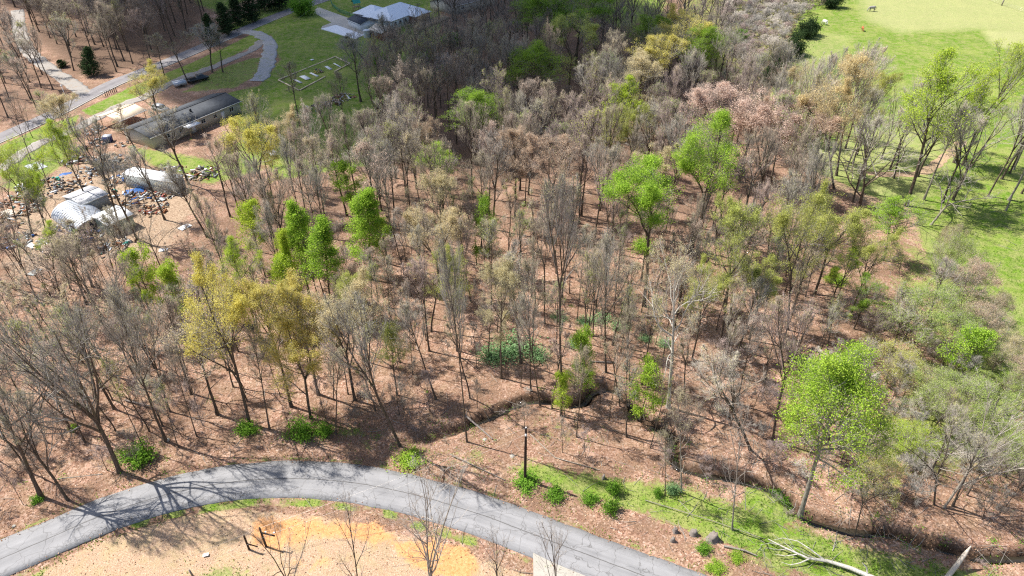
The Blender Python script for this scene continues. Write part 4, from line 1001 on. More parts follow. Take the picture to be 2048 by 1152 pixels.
fill([(510,400),(560,370),(560,400),(760,350),(1000,350),(1400,330),(1590,330),(1660,440),(1560,520),(1300,520),(1000,500),(700,540),(560,560),(470,500),(450,440)],
     5.0, BARE + BARE + SLIM, (16, 22), (5.5, 9.5), TW, 'leafless grey-brown tree in the dense middle woods', 'leafless trees of the middle woods', maxn=140)
fill([(740,330),(760,240),(820,180),(900,170),(1300,180),(1500,220),(1580,320),(1400,330),(1000,350)],
     6.4, BARE + BARE + BROAD, (16, 21), (7, 10), TW, 'leafless brown tree in the shaded upper woods', 'leafless trees of the upper woods', maxn=62)
fill([(60,-20),(430,-40),(430,10),(400,60),(300,128),(210,158),(160,160),(110,125),(60,80)],
     7.4, BARE + BROAD, (14, 18), (8, 11), TW, 'leafless grey tree in the far left woods beyond the back road', 'leafless trees beyond the back road', maxn=95)
fill([(0,50),(60,110),(150,190),(120,210),(40,250),(-60,260),(-60,50)], 6.0, BARE + SLIM, (12, 16), (6, 9), TW,
     'leafless tree beside the gravel junction at far left', 'leafless trees beside the gravel junction', maxn=24)
fill([(430,560),(700,560),(1000,520),(1300,540),(1560,540),(1700,620),(1560,700),(1400,720),(1250,740),(1000,760),(760,800),(560,820),(480,720)],
     6.6, SLIM + SLIM + BARE, (14, 20), (4.5, 7.5), TW, 'slender leafless tree in the open front woods', 'slender leafless trees of the front woods', maxn=75, name='slender_tree')
fill([(0,560),(330,560),(430,640),(470,800),(440,880),(300,880),(180,900),(60,960),(0,900)], 6.2, BARE + SLIM + SLIM, (11, 17), (5, 9), TW,
     'leafless tree in the left front woods', 'leafless trees of the left front woods', maxn=40, name='slender_tree')
fill([(60,200),(150,280),(230,420),(330,540),(140,560),(0,560),(0,480),(60,420)], 6.2, ['sparse0','sparse1','sparse2'] + SLIM, (10, 15), (3.5, 6), ['grey_twig'],
     'leafless grey tree around the scrap yard', 'leafless trees around the scrap yard', maxn=28)
fill([(1540,250),(1660,260),(1780,320),(1880,340),(2040,320),(2060,420),(1900,440),(1820,430),(1720,440),(1600,380)], 4.9, BARE + ['sparse0', 'sparse1', 'sparse2', 'airy0', 'bud1'], (15, 22), (7, 11), ['pale_twig', 'grey_twig', 'pale_twig'], 'pale leafless tree in the row screening the meadow', 'pale leafless trees screening the meadow', maxn=60, barks=['pale_bark', 'bark'])
fill([(1900,520),(1960,640),(2100,760),(2100,860),(1960,820),(1860,700),(1800,560)], 6.5, ['sparse0', 'willowy', 'willowy', 'bare1'], (6, 10), (5, 9), ['pale_twig', 'grey_twig'], 'low pale tree at the meadow\'s lower edge', 'low pale trees at the lower meadow edge', maxn=14)
fill([(1620,640),(1800,660),(1880,720),(1990,820),(2100,900),(2100,1040),(1900,1010),(1700,960),(1620,860)], 5.4, SLIM + BARE, (6, 11), (3.5, 6.5), ['grey_twig', 'pale_twig', 'pink_twig'],
     'leafless thin tree in the tangled right thicket', 'leafless thin trees of the right thicket', maxn=44, name='slender_tree', leafs=['pale_green_leaf', 'faint_bud', 'olive_bud', 'lime_leaf'])
fill([(430,540),(1000,500),(1580,520),(1720,640),(1580,760),(1440,860),(1300,900),(1100,860),(900,850),(700,860),(520,850),(440,760)],
     4.3, SLIM, (9, 17), (2.2, 4.2), ['grey_twig', 'pale_twig', 'brown_twig', 'pink_twig'], 'thin pole-like leafless tree in the open front woods', 'thin pole-like trees of the front woods', maxn=120, name='slender_tree', margin=.5)
fill([(-20,560),(430,560),(480,820),(400,900),(200,930),(-20,1000)],
     4.6, SLIM, (8, 15), (2.2, 4.2), ['grey_twig', 'pale_twig', 'brown_twig'], 'thin pole-like leafless tree in the left front woods', 'thin pole-like trees of the left front woods', maxn=50, name='slender_tree', margin=.5)
# past the first three hundred: the far woods as one mass
FAR_T = []
def far_fill(poly, spacing, hr, dr):
    Pw = W(poly); x0, y0 = Pw.min(0); x1, y1 = Pw.max(0); nx = int((x1 - x0) / spacing) + 1; ny = int((y1 - y0) / spacing) + 1
    for i in range(nx):
        for j in range(ny):
            x = x0 + (i + r3.uniform(.05, .95)) * spacing; y = y0 + (j + r3.uniform(.05, .95)) * spacing
            if not inside(Pw, np.array([x]), np.array([y]))[0] or not free(x, y, spacing * .45): continue
            px, py = PX(x, y); tx, ty = PX(x, y, 15)
            if not (-40 < px < 2090) or ty > 1200 or py < -75: continue
            TREES.append((x, y)); FAR_T.append((x, y, r3.uniform(*hr), r3.uniform(*dr), r3.randrange(3), r3.uniform(0, 6.28)))
far_fill([(-100,-90),(430,-90),(430,-40),(60,-20),(60,80),(0,40),(-60,30)], 9.6, (14, 19), (10, 12.5))
far_fill([(740,330),(760,240),(780,170),(840,90),(880,40),(1000,-60),(1180,-60),(1190,30),(1300,40),(1460,-20),(1480,60),(1430,130),(1500,220),(1300,180),(900,170),(820,180)], 9.0, (13, 18), (9.5, 12.5))
FV = {0: MB(), 1: MB()}
for key_i in range(3):
    for part_i in (2, 3):
        me = PROT['lite%d' % key_i][part_i]; co = np.empty(len(me.vertices) * 3, np.float32); me.vertices.foreach_get('co', co); co = co.reshape(-1, 3)
        lt = np.empty(len(me.polygons), np.int32); me.polygons.foreach_get('loop_total', lt); vi = np.empty(len(me.loops), np.int32); me.loops.foreach_get('vertex_index', vi)
        stt = np.concatenate([[0], np.cumsum(lt)[:-1]]); qi = vi[stt[lt == 4][:, None] + np.arange(4)] if (lt == 4).any() else None; ti = vi[stt[lt == 3][:, None] + np.arange(3)] if (lt == 3).any() else None
        for (x, y, h, dm, kk, rz) in FAR_T:
            if kk != key_i: continue
            s = dm / PROT['lite0'][1]; cz, sz = math.cos(rz), math.sin(rz)
            V = np.stack([(co[:, 0] * cz - co[:, 1] * sz) * s + x, (co[:, 0] * sz + co[:, 1] * cz) * s + y, co[:, 2] * h / 17 ], 1)
            FV[part_i - 2].add(V, qi, ti)
fw = MB(); off = 0
for k_ in (0, 1):
    for V in FV[k_].V: fw.V.append(V)
    for Q in FV[k_].Q: fw.Q.append(Q + off); fw.qm += [k_] * len(Q)
    for T__ in FV[k_].T: fw.T.append(T__ + off); fw.tm += [k_] * len(T__)
    off += FV[k_].n
tag(fw.build('distant_woods', ['bark', 'brown_twig']), 'mass of leafless far woods at the top of the picture', 'woods', kind='stuff')
print('FAR', len(FAR_T))
# understorey
SAP = ['sapling%d' % i for i in range(3)]; BR = ['brush%d' % i for i in range(3)]
fill([(430,580),(1000,560),(1500,600),(1600,760),(1500,960),(1380,980),(1100,930),(900,900),(700,880),(520,860),(440,800)], 5.2, SAP, (4, 8), (1.8, 3.2), TW,
     'thin leafless sapling in the open front woods', 'saplings of the front woods', 'sapling', 'sapling', 70, margin=.5)
fill([(-40,600),(440,600),(500,860),(400,920),(230,960),(-40,1060)], 4.6, SAP, (4, 8), (1.8, 3.4), TW,
     'thin leafless sapling in the left front woods', 'saplings of the left front woods', 'sapling', 'sapling', 62, margin=.5)
fill([(1580,700),(1860,740),(2048,860),(2100,1090),(1850,1050),(1600,960)], 3.6, SAP, (3.5, 7), (2.0, 4.0), ['grey_twig', 'pale_twig', 'brown_twig'],
     'thin crooked sapling in the right thicket', 'saplings of the right thicket', 'sapling', 'sapling', 80, margin=.5)
fill([(400,460),(800,420),(1500,440),(1700,560),(1500,640),(1000,640),(500,640)], 6.0, BR, (2.2, 4.5), (3, 5.5), TW,
     'low leafless brush on the middle forest floor', 'brush on the middle forest floor', 'brush', 'brush', 90, parts=('stems', 'twigs'), margin=.5)
fill([(480,330),(760,330),(820,140),(1500,160),(1580,330),(800,420),(440,440)], 8.0, BR, (2.5, 5), (4, 7), TW,
     'low leafless brush under the upper woods', 'brush under the upper woods', 'brush', 'brush', 80, parts=('stems', 'twigs'), margin=.5)
fill([(1380,700),(1880,700),(2060,860),(2100,1130),(1900,1080),(1560,960),(1400,900)], 4.6, BR, (1.6, 3.6), (2.6, 5), ['pink_twig', 'pale_twig', 'grey_twig'],
     'tangled leafless brush in the right thicket', 'brush of the right thicket', 'brush', 'brush', 36, parts=('stems', 'twigs'), margin=.4)
fill([(-40,560),(400,560),(500,840),(380,900),(-40,1000)], 6.0, BR, (1.5, 3.5), (2.4, 4.5), TW,
     'low leafless brush in the left front woods', 'brush of the left front woods', 'brush', 'brush', 45, parts=('stems', 'twigs'), margin=.4)
fill([(1460,-20),(1660,-40),(1640,20),(1560,90),(1500,170),(1420,90)], 4.4, BR, (3.4, 5.2), (5.5, 8.5), ['pale_twig', 'grey_twig', 'pink_twig'],
     'pale grey scrub in the field left of the hedgerow', 'scrub in the overgrown field', 'scrub', 'scrub', 260, parts=('stems', 'twigs'), margin=.4)
for i in range(0, len(creek_c), 3):
    x, y = creek_c[i] + np.array([r3.gauss(0, .9), r3.choice([-1.3, 1.3]) + r3.gauss(0, .3)])
    if PX(x, y)[0] < 2100 and r3.random() < .4 and seg_dist(road_c, np.array([x]), np.array([y]))[0] > 4:
        plant(r3.choice(BR), (x, y), r3.uniform(.5, 1.2), r3.uniform(1., 2.), 'creek_brush', 'tangle of bare twigs on the creek bank', 'brush', 'twig tangles along the creek', twig=r3.choice(TW + ['pale_twig']), parts=('stems', 'twigs'))
print('FILL', NKIND)

# ------------------------------------------------------------------ ground litter with real relief
def in_mask(X, Y, chan):
    v = np.zeros(X.shape)
    for (pw, soft, amt) in POLY[chan]: v = np.maximum(v, poly_mask(pw, X, Y, soft) * amt)
    return v
def scatter(nw, y0, y1, hw=lambda y: y * .78 + 34):
    Y = y0 * (y1 / y0) ** rng.uniform(size=nw); X = rng.uniform(-1, 1, nw) * hw(Y)
    return X, Y
X, Y = scatter(60000, 32, 110)
ok = (seg_dist(road_c, X, Y) > ROAD_W / 2 + rng.exponential(.25, len(X)) - .35) & (in_mask(X, Y, 'grass') < .5) & (rng.uniform(size=len(X)) > .8 * in_mask(X, Y, 'dry')); X, Y = X[ok], Y[ok]
Z = np.maximum(ground_h(X, Y) + .04, np.where(seg_dist(road_c, X, Y) < ROAD_W / 2, .09, -9))
V, Q = leaves(np.stack([X, Y, Z], 1), .20, rng, 1.6)
tag(link('dead_leaves', mesh_from('dead_leaves', V, Q, mats=['dead_leaf'])), 'fallen brown and pinkish leaves on the woodland floor', 'leaves', kind='stuff')
X, Y = scatter(90000, 33, 120)
gm_ = in_mask(X, Y, 'grass'); edge_d = np.abs(seg_dist(road_c, X, Y) - ROAD_W / 2 - .5)
pr = np.maximum(gm_ * .9, .5 * (edge_d < .5)) * (wnoise(X, Y, 1.6, 21) + wnoise(X, Y, .4, 22) * .8 + .75).clip(0, 1)
ok = (rng.uniform(size=len(X)) < pr) & (seg_dist(road_c, X, Y) > ROAD_W / 2 + .05); X, Y = X[ok], Y[ok]
P0 = np.stack([X, Y, ground_h(X, Y)], 1); E = P0 + np.stack([rng.normal(size=len(X)) * .14, rng.normal(size=len(X)) * .14, rng.uniform(.12, .38, len(X))], 1)
V, T_ = cones(P0, E, .045)
tag(link('grass_tufts', mesh_from('grass_tufts', V, None, T_, mats=['grass_blade'])), 'green grass tufts along the verge and clearing', 'grass', kind='stuff')
# weeds
X, Y = scatter(5200, 33, 170)
pr = np.maximum(in_mask(X, Y, 'grass') * .55, .045) * (wnoise(X, Y, .9, 31) + .8).clip(0, 1)
pr = np.maximum(pr, .5 * (seg_dist(creek_c, X, Y) < 2.0)); pr = np.where((Y > 75) & (in_mask(X, Y, 'grass') > .5), 0, pr)
ok = (rng.uniform(size=len(X)) < pr) & (seg_dist(road_c, X, Y) > ROAD_W / 2 + .8) & (in_mask(X, Y, 'dry') < .4); X, Y = X[ok], Y[ok]; k = len(X)
m_ = 30; s_ = rng.uniform(.25, .8, k); off = rng.normal(size=(k, m_, 3)) * s_[:, None, None] * np.array([.75, .75, .4]); off[..., 2] = np.abs(off[..., 2])
P0 = (np.stack([X, Y, ground_h(X, Y) + .04], 1)[:, None] + off).reshape(-1, 3); V, Q = leaves(P0, .15, rng, 1.2)
tag(link('weeds', mesh_from('weeds', V, Q, mats=['shrub_leaf'])), 'low green weeds scattered over verge, clearing and creek banks', 'weeds', kind='stuff'); print('WEEDS', k)
# fallen sticks
X, Y = scatter(2600, 35, 150); X = np.concatenate([X, rng.uniform(18, 42, 200)]); Y = np.concatenate([Y, rng.uniform(38, 60, 200)]); ok = (seg_dist(road_c, X, Y) > ROAD_W / 2 + 1) & (in_mask(X, Y, 'dry') < .3); X, Y = X[ok], Y[ok]; k = len(X)
az = rng.uniform(0, 6.28, k); ln = rng.uniform(.5, 3.2, k); dv = np.stack([np.cos(az) * ln, np.sin(az) * ln, rng.uniform(-.02, .12, k)], 1)
P0 = np.stack([X, Y, ground_h(X, Y) + .06], 1); mid = P0 + dv * .5 + rng.normal(size=(k, 3)) * np.array([.12, .12, .03]); PP = np.stack([P0, mid, P0 + dv], 1)
PP[:, :, 2] = np.maximum(PP[:, :, 2], ground_h(PP[:, :, 0], PP[:, :, 1]) + .03)
V, Q = tubes(PP, (rng.uniform(.010, .034, k)[:, None]) * np.array([[1, .8, .4]]), 4)
tag(link('fallen_sticks', mesh_from('fallen_sticks', V, Q, mats=['grey_twig'])), 'grey sticks and twigs lying on the forest floor', 'sticks', kind='stuff')
# ------------------------------------------------------------------ buildings
def roofm(name, a, b, ribs=None, rough=.8, metal=0.0, course=None):
    m, n, N, L, P = mat(name); co = obj_co(n); f = noise(n, 1.2, 5, .65, co); g = noise(n, 10, 3, .7, co)
    c = ramp(n, mth(n, 'ADD', mth(n, 'MULTIPLY', f, .6), mth(n, 'MULTIPLY', g, .4)), [(.33, a), (.66, b)])
    if course:
        w_ = N.new('ShaderNodeTexWave'); w_.inputs['Scale'].default_value = course; w_.bands_direction = 'Y'; L.new(co, w_.inputs[0])
        c = mixc(n, ramp(n, w_.outputs[1], [(.0, .35), (.25, 0.0)]), c, tuple(x * .5 for x in a))
    L.new(c, P.inputs['Base Color']); P.inputs['Roughness'].default_value = rough; P.inputs['Metallic'].default_value = metal
    return m
roofm('shingle', (.028, .032, .04), (.075, .083, .095), course=.9)
roofm('dark_shingle', (.025, .035, .05), (.06, .075, .10), course=.9)
roofm('metal_roof', (.66, .73, .84), (.82, .88, .95), rough=.45)
roofm('white_roof', (.66, .67, .70), (.86, .87, .88), rough=.6)
roofm('tan_roof', (.62, .53, .43), (.82, .74, .64), rough=.7)
roofm('tarp_tan', (.62, .47, .32), (.88, .74, .56), rough=.8)
roofm('rusty_sheet', (.34, .33, .35), (.62, .63, .66), rough=.6)
simple('cream_siding', (.50, .46, .38), .8, var=.15); simple('white_siding', (.72, .74, .76), .7, var=.08)
simple('grey_siding', (.33, .35, .35), .8, var=.3, scale=1.2); simple('green_siding', (.30, .36, .29), .8, var=.2)
simple('brick_red', (.24, .10, .07), .9, var=.3, scale=4); simple('trim_white', (.78, .78, .76), .6, var=.05)
simple('old_wood', (.36, .26, .17), .9, var=.35, scale=4); simple('new_lumber', (.66, .54, .37), .8, var=.18, scale=3)
simple('dark_metal', (.05, .05, .055), .5, .3); simple('galvanised', (.52, .55, .60), .42, .35, var=.18, scale=1.5)
simple('white_paint', (.80, .80, .80), .5, var=.05); simple('black_paint', (.02, .022, .026), .3, .0, spec=.6); simple('silver_paint', (.45, .46, .48), .35, .4)
simple('green_plastic', (.01, .22, .17), .5); simple('blue_plastic', (.03, .11, .34), .5, var=.2); simple('navy_paint', (.02, .04, .16), .5)
simple('red_plastic', (.30, .06, .04), .5); simple('tarp_grey', (.40, .44, .45), .7); simple('tyre_rubber', (.02, .02, .02), .9); simple('yellow_foam', (.62, .45, .12), .9)
simple('teal_plastic', (.03, .28, .22), .6); simple('rust', (.22, .09, .04), .9, var=.4); simple('creosote', (.045, .028, .022), .85, var=.3, scale=5)
simple('ceramic', (.85, .85, .82), .3); simple('wire_metal', (.42, .40, .38), .4, .6); simple('red_leaves_bare', (.30, .14, .11), .9)
simple('horse_grey', (.34, .32, .31), .8, var=.35, scale=2.5); simple('horse_black', (.03, .028, .028), .7); simple('horse_chestnut', (.40, .13, .05), .7, var=.2); simple('horse_white', (.80, .77, .72), .7, var=.1)
simple('pale_wood', (.55, .48, .40), .9, var=.25, scale=3); simple('stump_wood', (.22, .19, .17), .95, var=.4, scale=6)
m, n, N, L, P = mat('window_glass'); P.inputs['Base Color'].default_value = (.03, .04, .05, 1); P.inputs['Roughness'].default_value = .08

def frame_at(a, b):
    A, B_ = G(*a), G(*b); d = B_ - A; return A, math.atan2(d.y, d.x), d.length
def thing(name, A, rz, label, cat, group=None): return empty(name, (A[0], A[1], 0.05), rz, label, cat, group)
def gable(name, label, a, b, d, wh, rise, wall, roof, over=.35, cat='house', windows=(), doors=(), closed=True, posts=None, ribs=0, ridge_along=True, trim='trim_white', L=None):
    A, rz, L0 = frame_at(a, b); L_ = L or L0; r = thing(name, A, rz, label, cat); z0 = -.2
    if closed:
        for nm, p in (('front_wall', [(0,0,z0),(L_,0,z0),(L_,0,wh),(0,0,wh)]), ('back_wall', [(L_,d,z0),(0,d,z0),(0,d,wh),(L_,d,wh)])):
            m = MB(); y = p[0][1]; m.box((L_ / 2, y + (.06 if y == 0 else -.06), (wh + z0) / 2), (L_, .12, wh - z0)); m.build(nm, wall, r)
        for nm, x in (('end_wall', .06), ('end_wall', L_ - .06)):
            m = MB(); h = .055; pts = [(-h,.12,z0),(-h,d-.12,z0),(-h,d-.12,wh),(-h,d/2,wh+rise-.1),(-h,.12,wh)]
            V = [(x + q[0], q[1], q[2]) for q in pts] + [(x - q[0], q[1], q[2]) for q in pts]
            m.add(V, [(i, (i + 1) % 5, (i + 1) % 5 + 5, i + 5) for i in range(5)], [(0,2,1),(0,3,2),(0,4,3),(5,6,7),(5,7,8),(5,8,9)]); m.build(nm, wall, r)
    if posts:
        for x in np.linspace(.2, L_ - .2, posts):
            for y in (.15, d - .15): MB().beam((x, y, z0), (x, y, wh), .12).build('post', 'old_wood', r)
    s = rise / (d / 2); o = over
    for sg in (0, 1):
        m = MB(); ye = -o if sg == 0 else d + o; ze = wh - s * o + .05; zr = wh + rise + .05; x0, x1 = -o, L_ + o; t = .10
        V = [(x0, ye, ze), (x1, ye, ze), (x1, d / 2, zr), (x0, d / 2, zr)]; V += [(q[0], q[1], q[2] - t) for q in V]
        m.add(V, [(0,1,2,3),(7,6,5,4),(0,4,5,1),(1,5,6,2),(2,6,7,3),(3,7,4,0)])
        sl = m.build('roof_slope', roof, r)
        if ribs:
            m = MB(); k = int((x1 - x0) / ribs)
            for i in range(k + 1):
                x = x0 + .05 + i * (x1 - x0 - .1) / k; m.beam((x, ye, ze + .02), (x, d / 2, zr + .02), .05, .05)
            tag(m.build('roof_seam', roof, sl), kind='stuff')
    m = MB(); m.beam((-o, d / 2, wh + rise + .08), (L_ + o, d / 2, wh + rise + .08), .26, .06); m.build('ridge_cap', roof, r)
    m = MB(); m.beam((-o, -o - .03, wh - s * o), (L_ + o, -o - .03, wh - s * o), .05, .16); m.build('fascia', trim, r)
    for (x, z, ww, hh) in windows:
        f = MB(); y = -.04
        f.box((x, y, z + hh/2), (ww + .2, .06, .1)).box((x, y, z - hh/2), (ww + .2, .06, .1)).box((x - ww/2 - .05, y, z), (.1, .06, hh)).box((x + ww/2 + .05, y, z), (.1, .06, hh)).box((x, y, z), (.06, .05, hh))
        wf = f.build('window', 'trim_white', r); MB().box((x, -.012, z), (ww, .02, hh)).build('pane', 'window_glass', wf)
    for (x, mt_) in doors:
        dr_ = MB().box((x, -.03, 1.0), (.95, .07, 2.05)).build('door', mt_, r); MB().box((x + .36, -.09, 1.0), (.06, .06, .12)).build('handle', 'dark_metal', dr_)
    return r, L_
mh, Lm = gable('mobile_home', 'long dark-roofed mobile home with cream walls behind the scrap yard', (309,299), (483,225), 9.6, 2.9, 1.15, 'cream_siding', 'shingle',
      windows=[(14, 1.7, 1.1, 1.0), (17.5, 1.7, .9, .9), (22.5, 1.7, 1.2, 1.1), (4, 1.7, 1.1, 1.0), (8, 1.7, 1.4, 1.0)], doors=[(19.8, 'white_paint'), (11, 'white_paint')], over=.45)
MB().box((9.8, -1.4, 2.55), (3.6, 2.2, .08)).build('porch_roof', 'white_roof', mh)
for x in (8.2, 11.4): MB().beam((x, -2.4, -.2), (x, -2.4, 2.5), .1).build('porch_post', 'old_wood', mh)
MB().box((13.5, 3, 3.9), (.4, .4, .8)).build('roof_vent', 'dark_metal', mh)
gable('tarp_shelter', 'open shelter with a tan tarpaulin roof at the left end of the mobile home', (246,262), (296,240), 7.0, 2.5, .9, 'cream_siding', 'tarp_tan', closed=False, posts=3, cat='shelter')
hb, _ = gable('long_shed', 'long grey corrugated shed trailer with a flat white roof', (254,374), (352,392), 3.2, 2.9, .14, 'grey_siding', 'white_roof', over=.08, cat='shed')
m = MB()
for x in np.arange(.3, 12.6, .42): m.box((x, -.03, 1.4), (.09, .05, 2.7))
tag(m.build('wall_rib', 'grey_siding', hb), kind='stuff')
gable('white_roofed_shed', 'small greenish shed with a bright white roof in the scrap yard', (224,474), (272,452), 5.2, 2.5, .5, 'green_siding', 'white_roof', over=.25, cat='shed', doors=[(1.2, 'old_wood')])
gable('sheet_roofed_lean_to', 'low shed with patchy grey sheet roof behind the arched shed', (172,430), (222,408), 6, 2.2, .45, 'grey_siding', 'rusty_sheet', over=.2, cat='shed')
# arched shed: ribbed half-barrel, axis runs left-up to right-down
A, rz, L_ = frame_at((120,402), (170,462))
A = G(104, 436); Bq = G(152, 476); dv = Bq - A; rz = math.atan2(dv.y, dv.x); L_ = dv.length
q = thing('arched_shed', A, rz, 'silver ribbed half-barrel shed in the scrap yard', 'shed')
Rr = 3.4; seg = 16; nr_ = 15
for k in range(nr_):
    x0 = k * L_ / nr_; x1 = (k + 1) * L_ / nr_; xs = [x0, x0 + (x1 - x0) * .3, x0 + (x1 - x0) * .5, x0 + (x1 - x0) * .8]; rs = [Rr, Rr, Rr + .20, Rr + .20]; xs.append(x1 - .002); rs.append(Rr)
    V = []
    for xx, rr_ in zip(xs, rs):
        for i in range(seg + 1):
            a_ = math.pi * i / seg; V.append((xx, Rr - rr_ * math.cos(a_), rr_ * math.sin(a_) * .66))
    Q = []
    for s_ in range(4):
        for i in range(seg): b_ = s_ * (seg + 1) + i; Q.append((b_, b_ + seg + 1, b_ + seg + 2, b_ + 1))
    MB().add(V, Q).build('roof_panel', 'galvanised', q, smooth=False)
for x in (.05, L_ - .05):
    pts = [(x, Rr - (Rr - .04) * math.cos(math.pi * i / seg), (Rr - .04) * math.sin(math.pi * i / seg) * .66) for i in range(seg + 1)]
    MB().poly(pts).build('end_wall', 'dark_metal' if x > 1 else 'galvanised', q)
# farmhouse
def hip(parent, x0, y0, x1, y1, wh, rise, wall, roof, over=.5):
    m = MB(); m.box(((x0+x1)/2, (y0+y1)/2, (wh - .2)/2), (x1-x0, y1-y0, wh + .2)); wl = m.build('wall', wall, parent)
    X0, Y0, X1, Y1 = x0-over, y0-over, x1+over, y1+over; wx, wy = X1-X0, Y1-Y0; z = wh + .02; k = min(wx, wy)/2
    if wx > wy: r0, r1 = (X0+k*.9, (Y0+Y1)/2, z+rise), (X1-k*.9, (Y0+Y1)/2, z+rise)
    else: r0, r1 = ((X0+X1)/2, Y0+k*.9, z+rise), ((X0+X1)/2, Y1-k*.9, z+rise)
    c = [(X0,Y0,z),(X1,Y0,z),(X1,Y1,z),(X0,Y1,z)]
    fs = ([c[0],c[1],r1,r0],[c[2],c[3],r0,r1],[c[1],c[2],r1],[c[3],c[0],r0]) if wx > wy else ([c[1],c[2],r1,r0],[c[3],c[0],r0,r1],[c[0],c[1],r0],[c[2],c[3],r1])
    for f_ in fs: MB().poly(f_).build('roof_slope', roof, parent)
    MB().box(((X0+X1)/2, (Y0+Y1)/2, z - .08), (wx, wy, .1)).build('eaves', 'trim_white', parent)
A, rz, L0 = frame_at((784,61), (817,48.5)); hs = thing('farmhouse', A, rz, 'white house with pale blue metal hip roofs at the top edge', 'house')
hip(hs, 0, 0, 18, 12, 3.0, 2.8, 'white_siding', 'metal_roof')
hip(hs, 2.0, 8.5, 11, 18, 2.85, 2.3, 'brick_red', 'metal_roof')
hip(hs, 9.5, -3.0, 17.4, 6.5, 2.8, 1.9, 'brick_red', 'metal_roof')
for x in (2, 4.6, 7.4):
    wf = MB().box((x, -.05, 1.7), (1.3, .08, 1.3)).build('window', 'trim_white', hs); MB().box((x, -.10, 1.7), (1.05, .04, 1.05)).build('pane', 'window_glass', wf)
for x0, x1, y in ((6, 22, -5.5), (6, 22, -7.2)):
    MB().beam((x0, y, .9), (x1, y, .9), .12).build('deck_rail', 'pale_wood', hs)
MB().box((14, -6, .35), (17, 4.5, .15)).build('deck', 'old_wood', hs)
gable('brick_garage', 'small red brick garage with a pale tan roof', (741,74), (763,82), 5.6, 2.6, 1.0, 'brick_red', 'tan_roof', cat='garage', windows=[(3.2, 1.6, .9, .8)], L=6.8)
gable('dark_roofed_garage', 'garage with a dark blue-grey roof beside the brick one', (697,53), (724,64), 6.4, 2.4, .9, 'white_siding', 'dark_shingle', cat='garage', L=8.2)
gable('distant_house', 'house with a dull brown roof half hidden by trees at the top', (905,30), (990,8), 12, 2.8, 1.6, 'cream_siding', 'stump_wood', cat='house', windows=[(5, 1.6, 1.2, 1.1)])
t = thing('water_tank', G(735, 75), 0, 'small silver round tank beside the brick garage', 'tank')
MB().tube([(0,0,-.2),(0,0,2.3)], [1.2, 1.2], 14).build('tank_body', 'galvanised', t); MB().tube([(0,0,2.3),(0,0,2.55)], [1.25, .5], 14).build('tank_lid', 'galvanised', t)
# play set
t = thing('play_set', G(714, 22), .5, 'wooden play tower with green roof and green slide on the lawn', 'play set')
for x in (-1, 1):
    for y in (-1, 1): MB().beam((x*1.1, y*1.1, -.1), (x*.9, y*.9, 3.0), .14).build('post', 'old_wood', t)
MB().box((0, 0, 1.5), (2.2, 2.2, .12)).build('platform', 'old_wood', t)
for s_ in (-1, 1): MB().poly([(-1.4, s_*1.5, 2.9), (1.4, s_*1.5, 2.9), (1.4, 0, 4.1), (-1.4, 0, 4.1)]).build('roof_panel', 'teal_plastic', t)
MB().add([(.9,-1.1,1.7),(.9,-2.1,1.7),(5.2,-2.1,.2),(5.2,-1.1,.2),(.9,-1.1,1.6),(.9,-2.1,1.6),(5.2,-2.1,.1),(5.2,-1.1,.1)], [(0,1,2,3),(7,6,5,4),(0,4,5,1),(2,6,7,3),(1,5,6,2),(3,7,4,0)]).build('slide', 'teal_plastic', t)
# chain link fence behind the playset
t = thing('mesh_fence', G(665, 12), 0, 'green wire mesh fence curving behind the concrete driveway', 'fence'); FP = W([(661,2),(665,14),(680,26),(700,33),(722,42)]); o0 = G(665, 12)
for p_ in FP: MB().beam((p_[0]-o0.x, p_[1]-o0.y, -.1), (p_[0]-o0.x, p_[1]-o0.y, 1.4), .08).build('fence_post', 'dark_metal', t)
m = MB()
for a_, b_ in zip(FP[:-1], FP[1:]):
    for z in np.arange(.15, 1.35, .2): m.beam((a_[0]-o0.x, a_[1]-o0.y, z), (b_[0]-o0.x, b_[1]-o0.y, z), .02)
    for u in np.linspace(0, 1, 40)[1:-1]: c_ = a_ + (b_ - a_) * u; m.beam((c_[0]-o0.x, c_[1]-o0.y, .05), (c_[0]-o0.x, c_[1]-o0.y, 1.35), .02)
tag(m.build('wire_mesh', 'teal_plastic', t), kind='stuff')

# ------------------------------------------------------------------ yard things
def board(a, b, w_, name, label, matn, group=None, cat='board', z=.12, parent=None):
    A_, B_ = G(*a), G(*b); o = (A_ + B_) / 2; m = MB(); d = (B_ - A_) / 2; m.beam((-d.x, -d.y, 0), (d.x, d.y, 0), w_, .1)
    ob = m.build(name, matn, parent, loc=(o.x, o.y, z))
    return tag(ob, label, cat, group) if not parent else ob
corner = [(556.5,161), (671,114.5), (700,128), (599,182)]
o = G(628, 147); fr = empty('timber_frame', (o.x, o.y, .05), 0, 'rectangular frame of pale timbers laid out on the grass', 'timber frame')
for i in range(4):
    a_, b_ = corner[i], corner[(i + 1) % 4]; A_, B_ = G(*a_) - o, G(*b_) - o; nseg = 6 if i % 2 == 0 else 3
    for k in range(nseg):
        if (i == 2 and k in (2,)) : continue
        p0 = A_ + (B_ - A_) * (k / nseg + .008); p1 = A_ + (B_ - A_) * ((k + 1) / nseg - .008)
        MB().beam((p0.x, p0.y, .12 + .01 * (k % 2)), (p1.x, p1.y, .12 + .01 * (k % 2)), .32 + .1 * random.random(), .22).build('timber', 'new_lumber', fr)
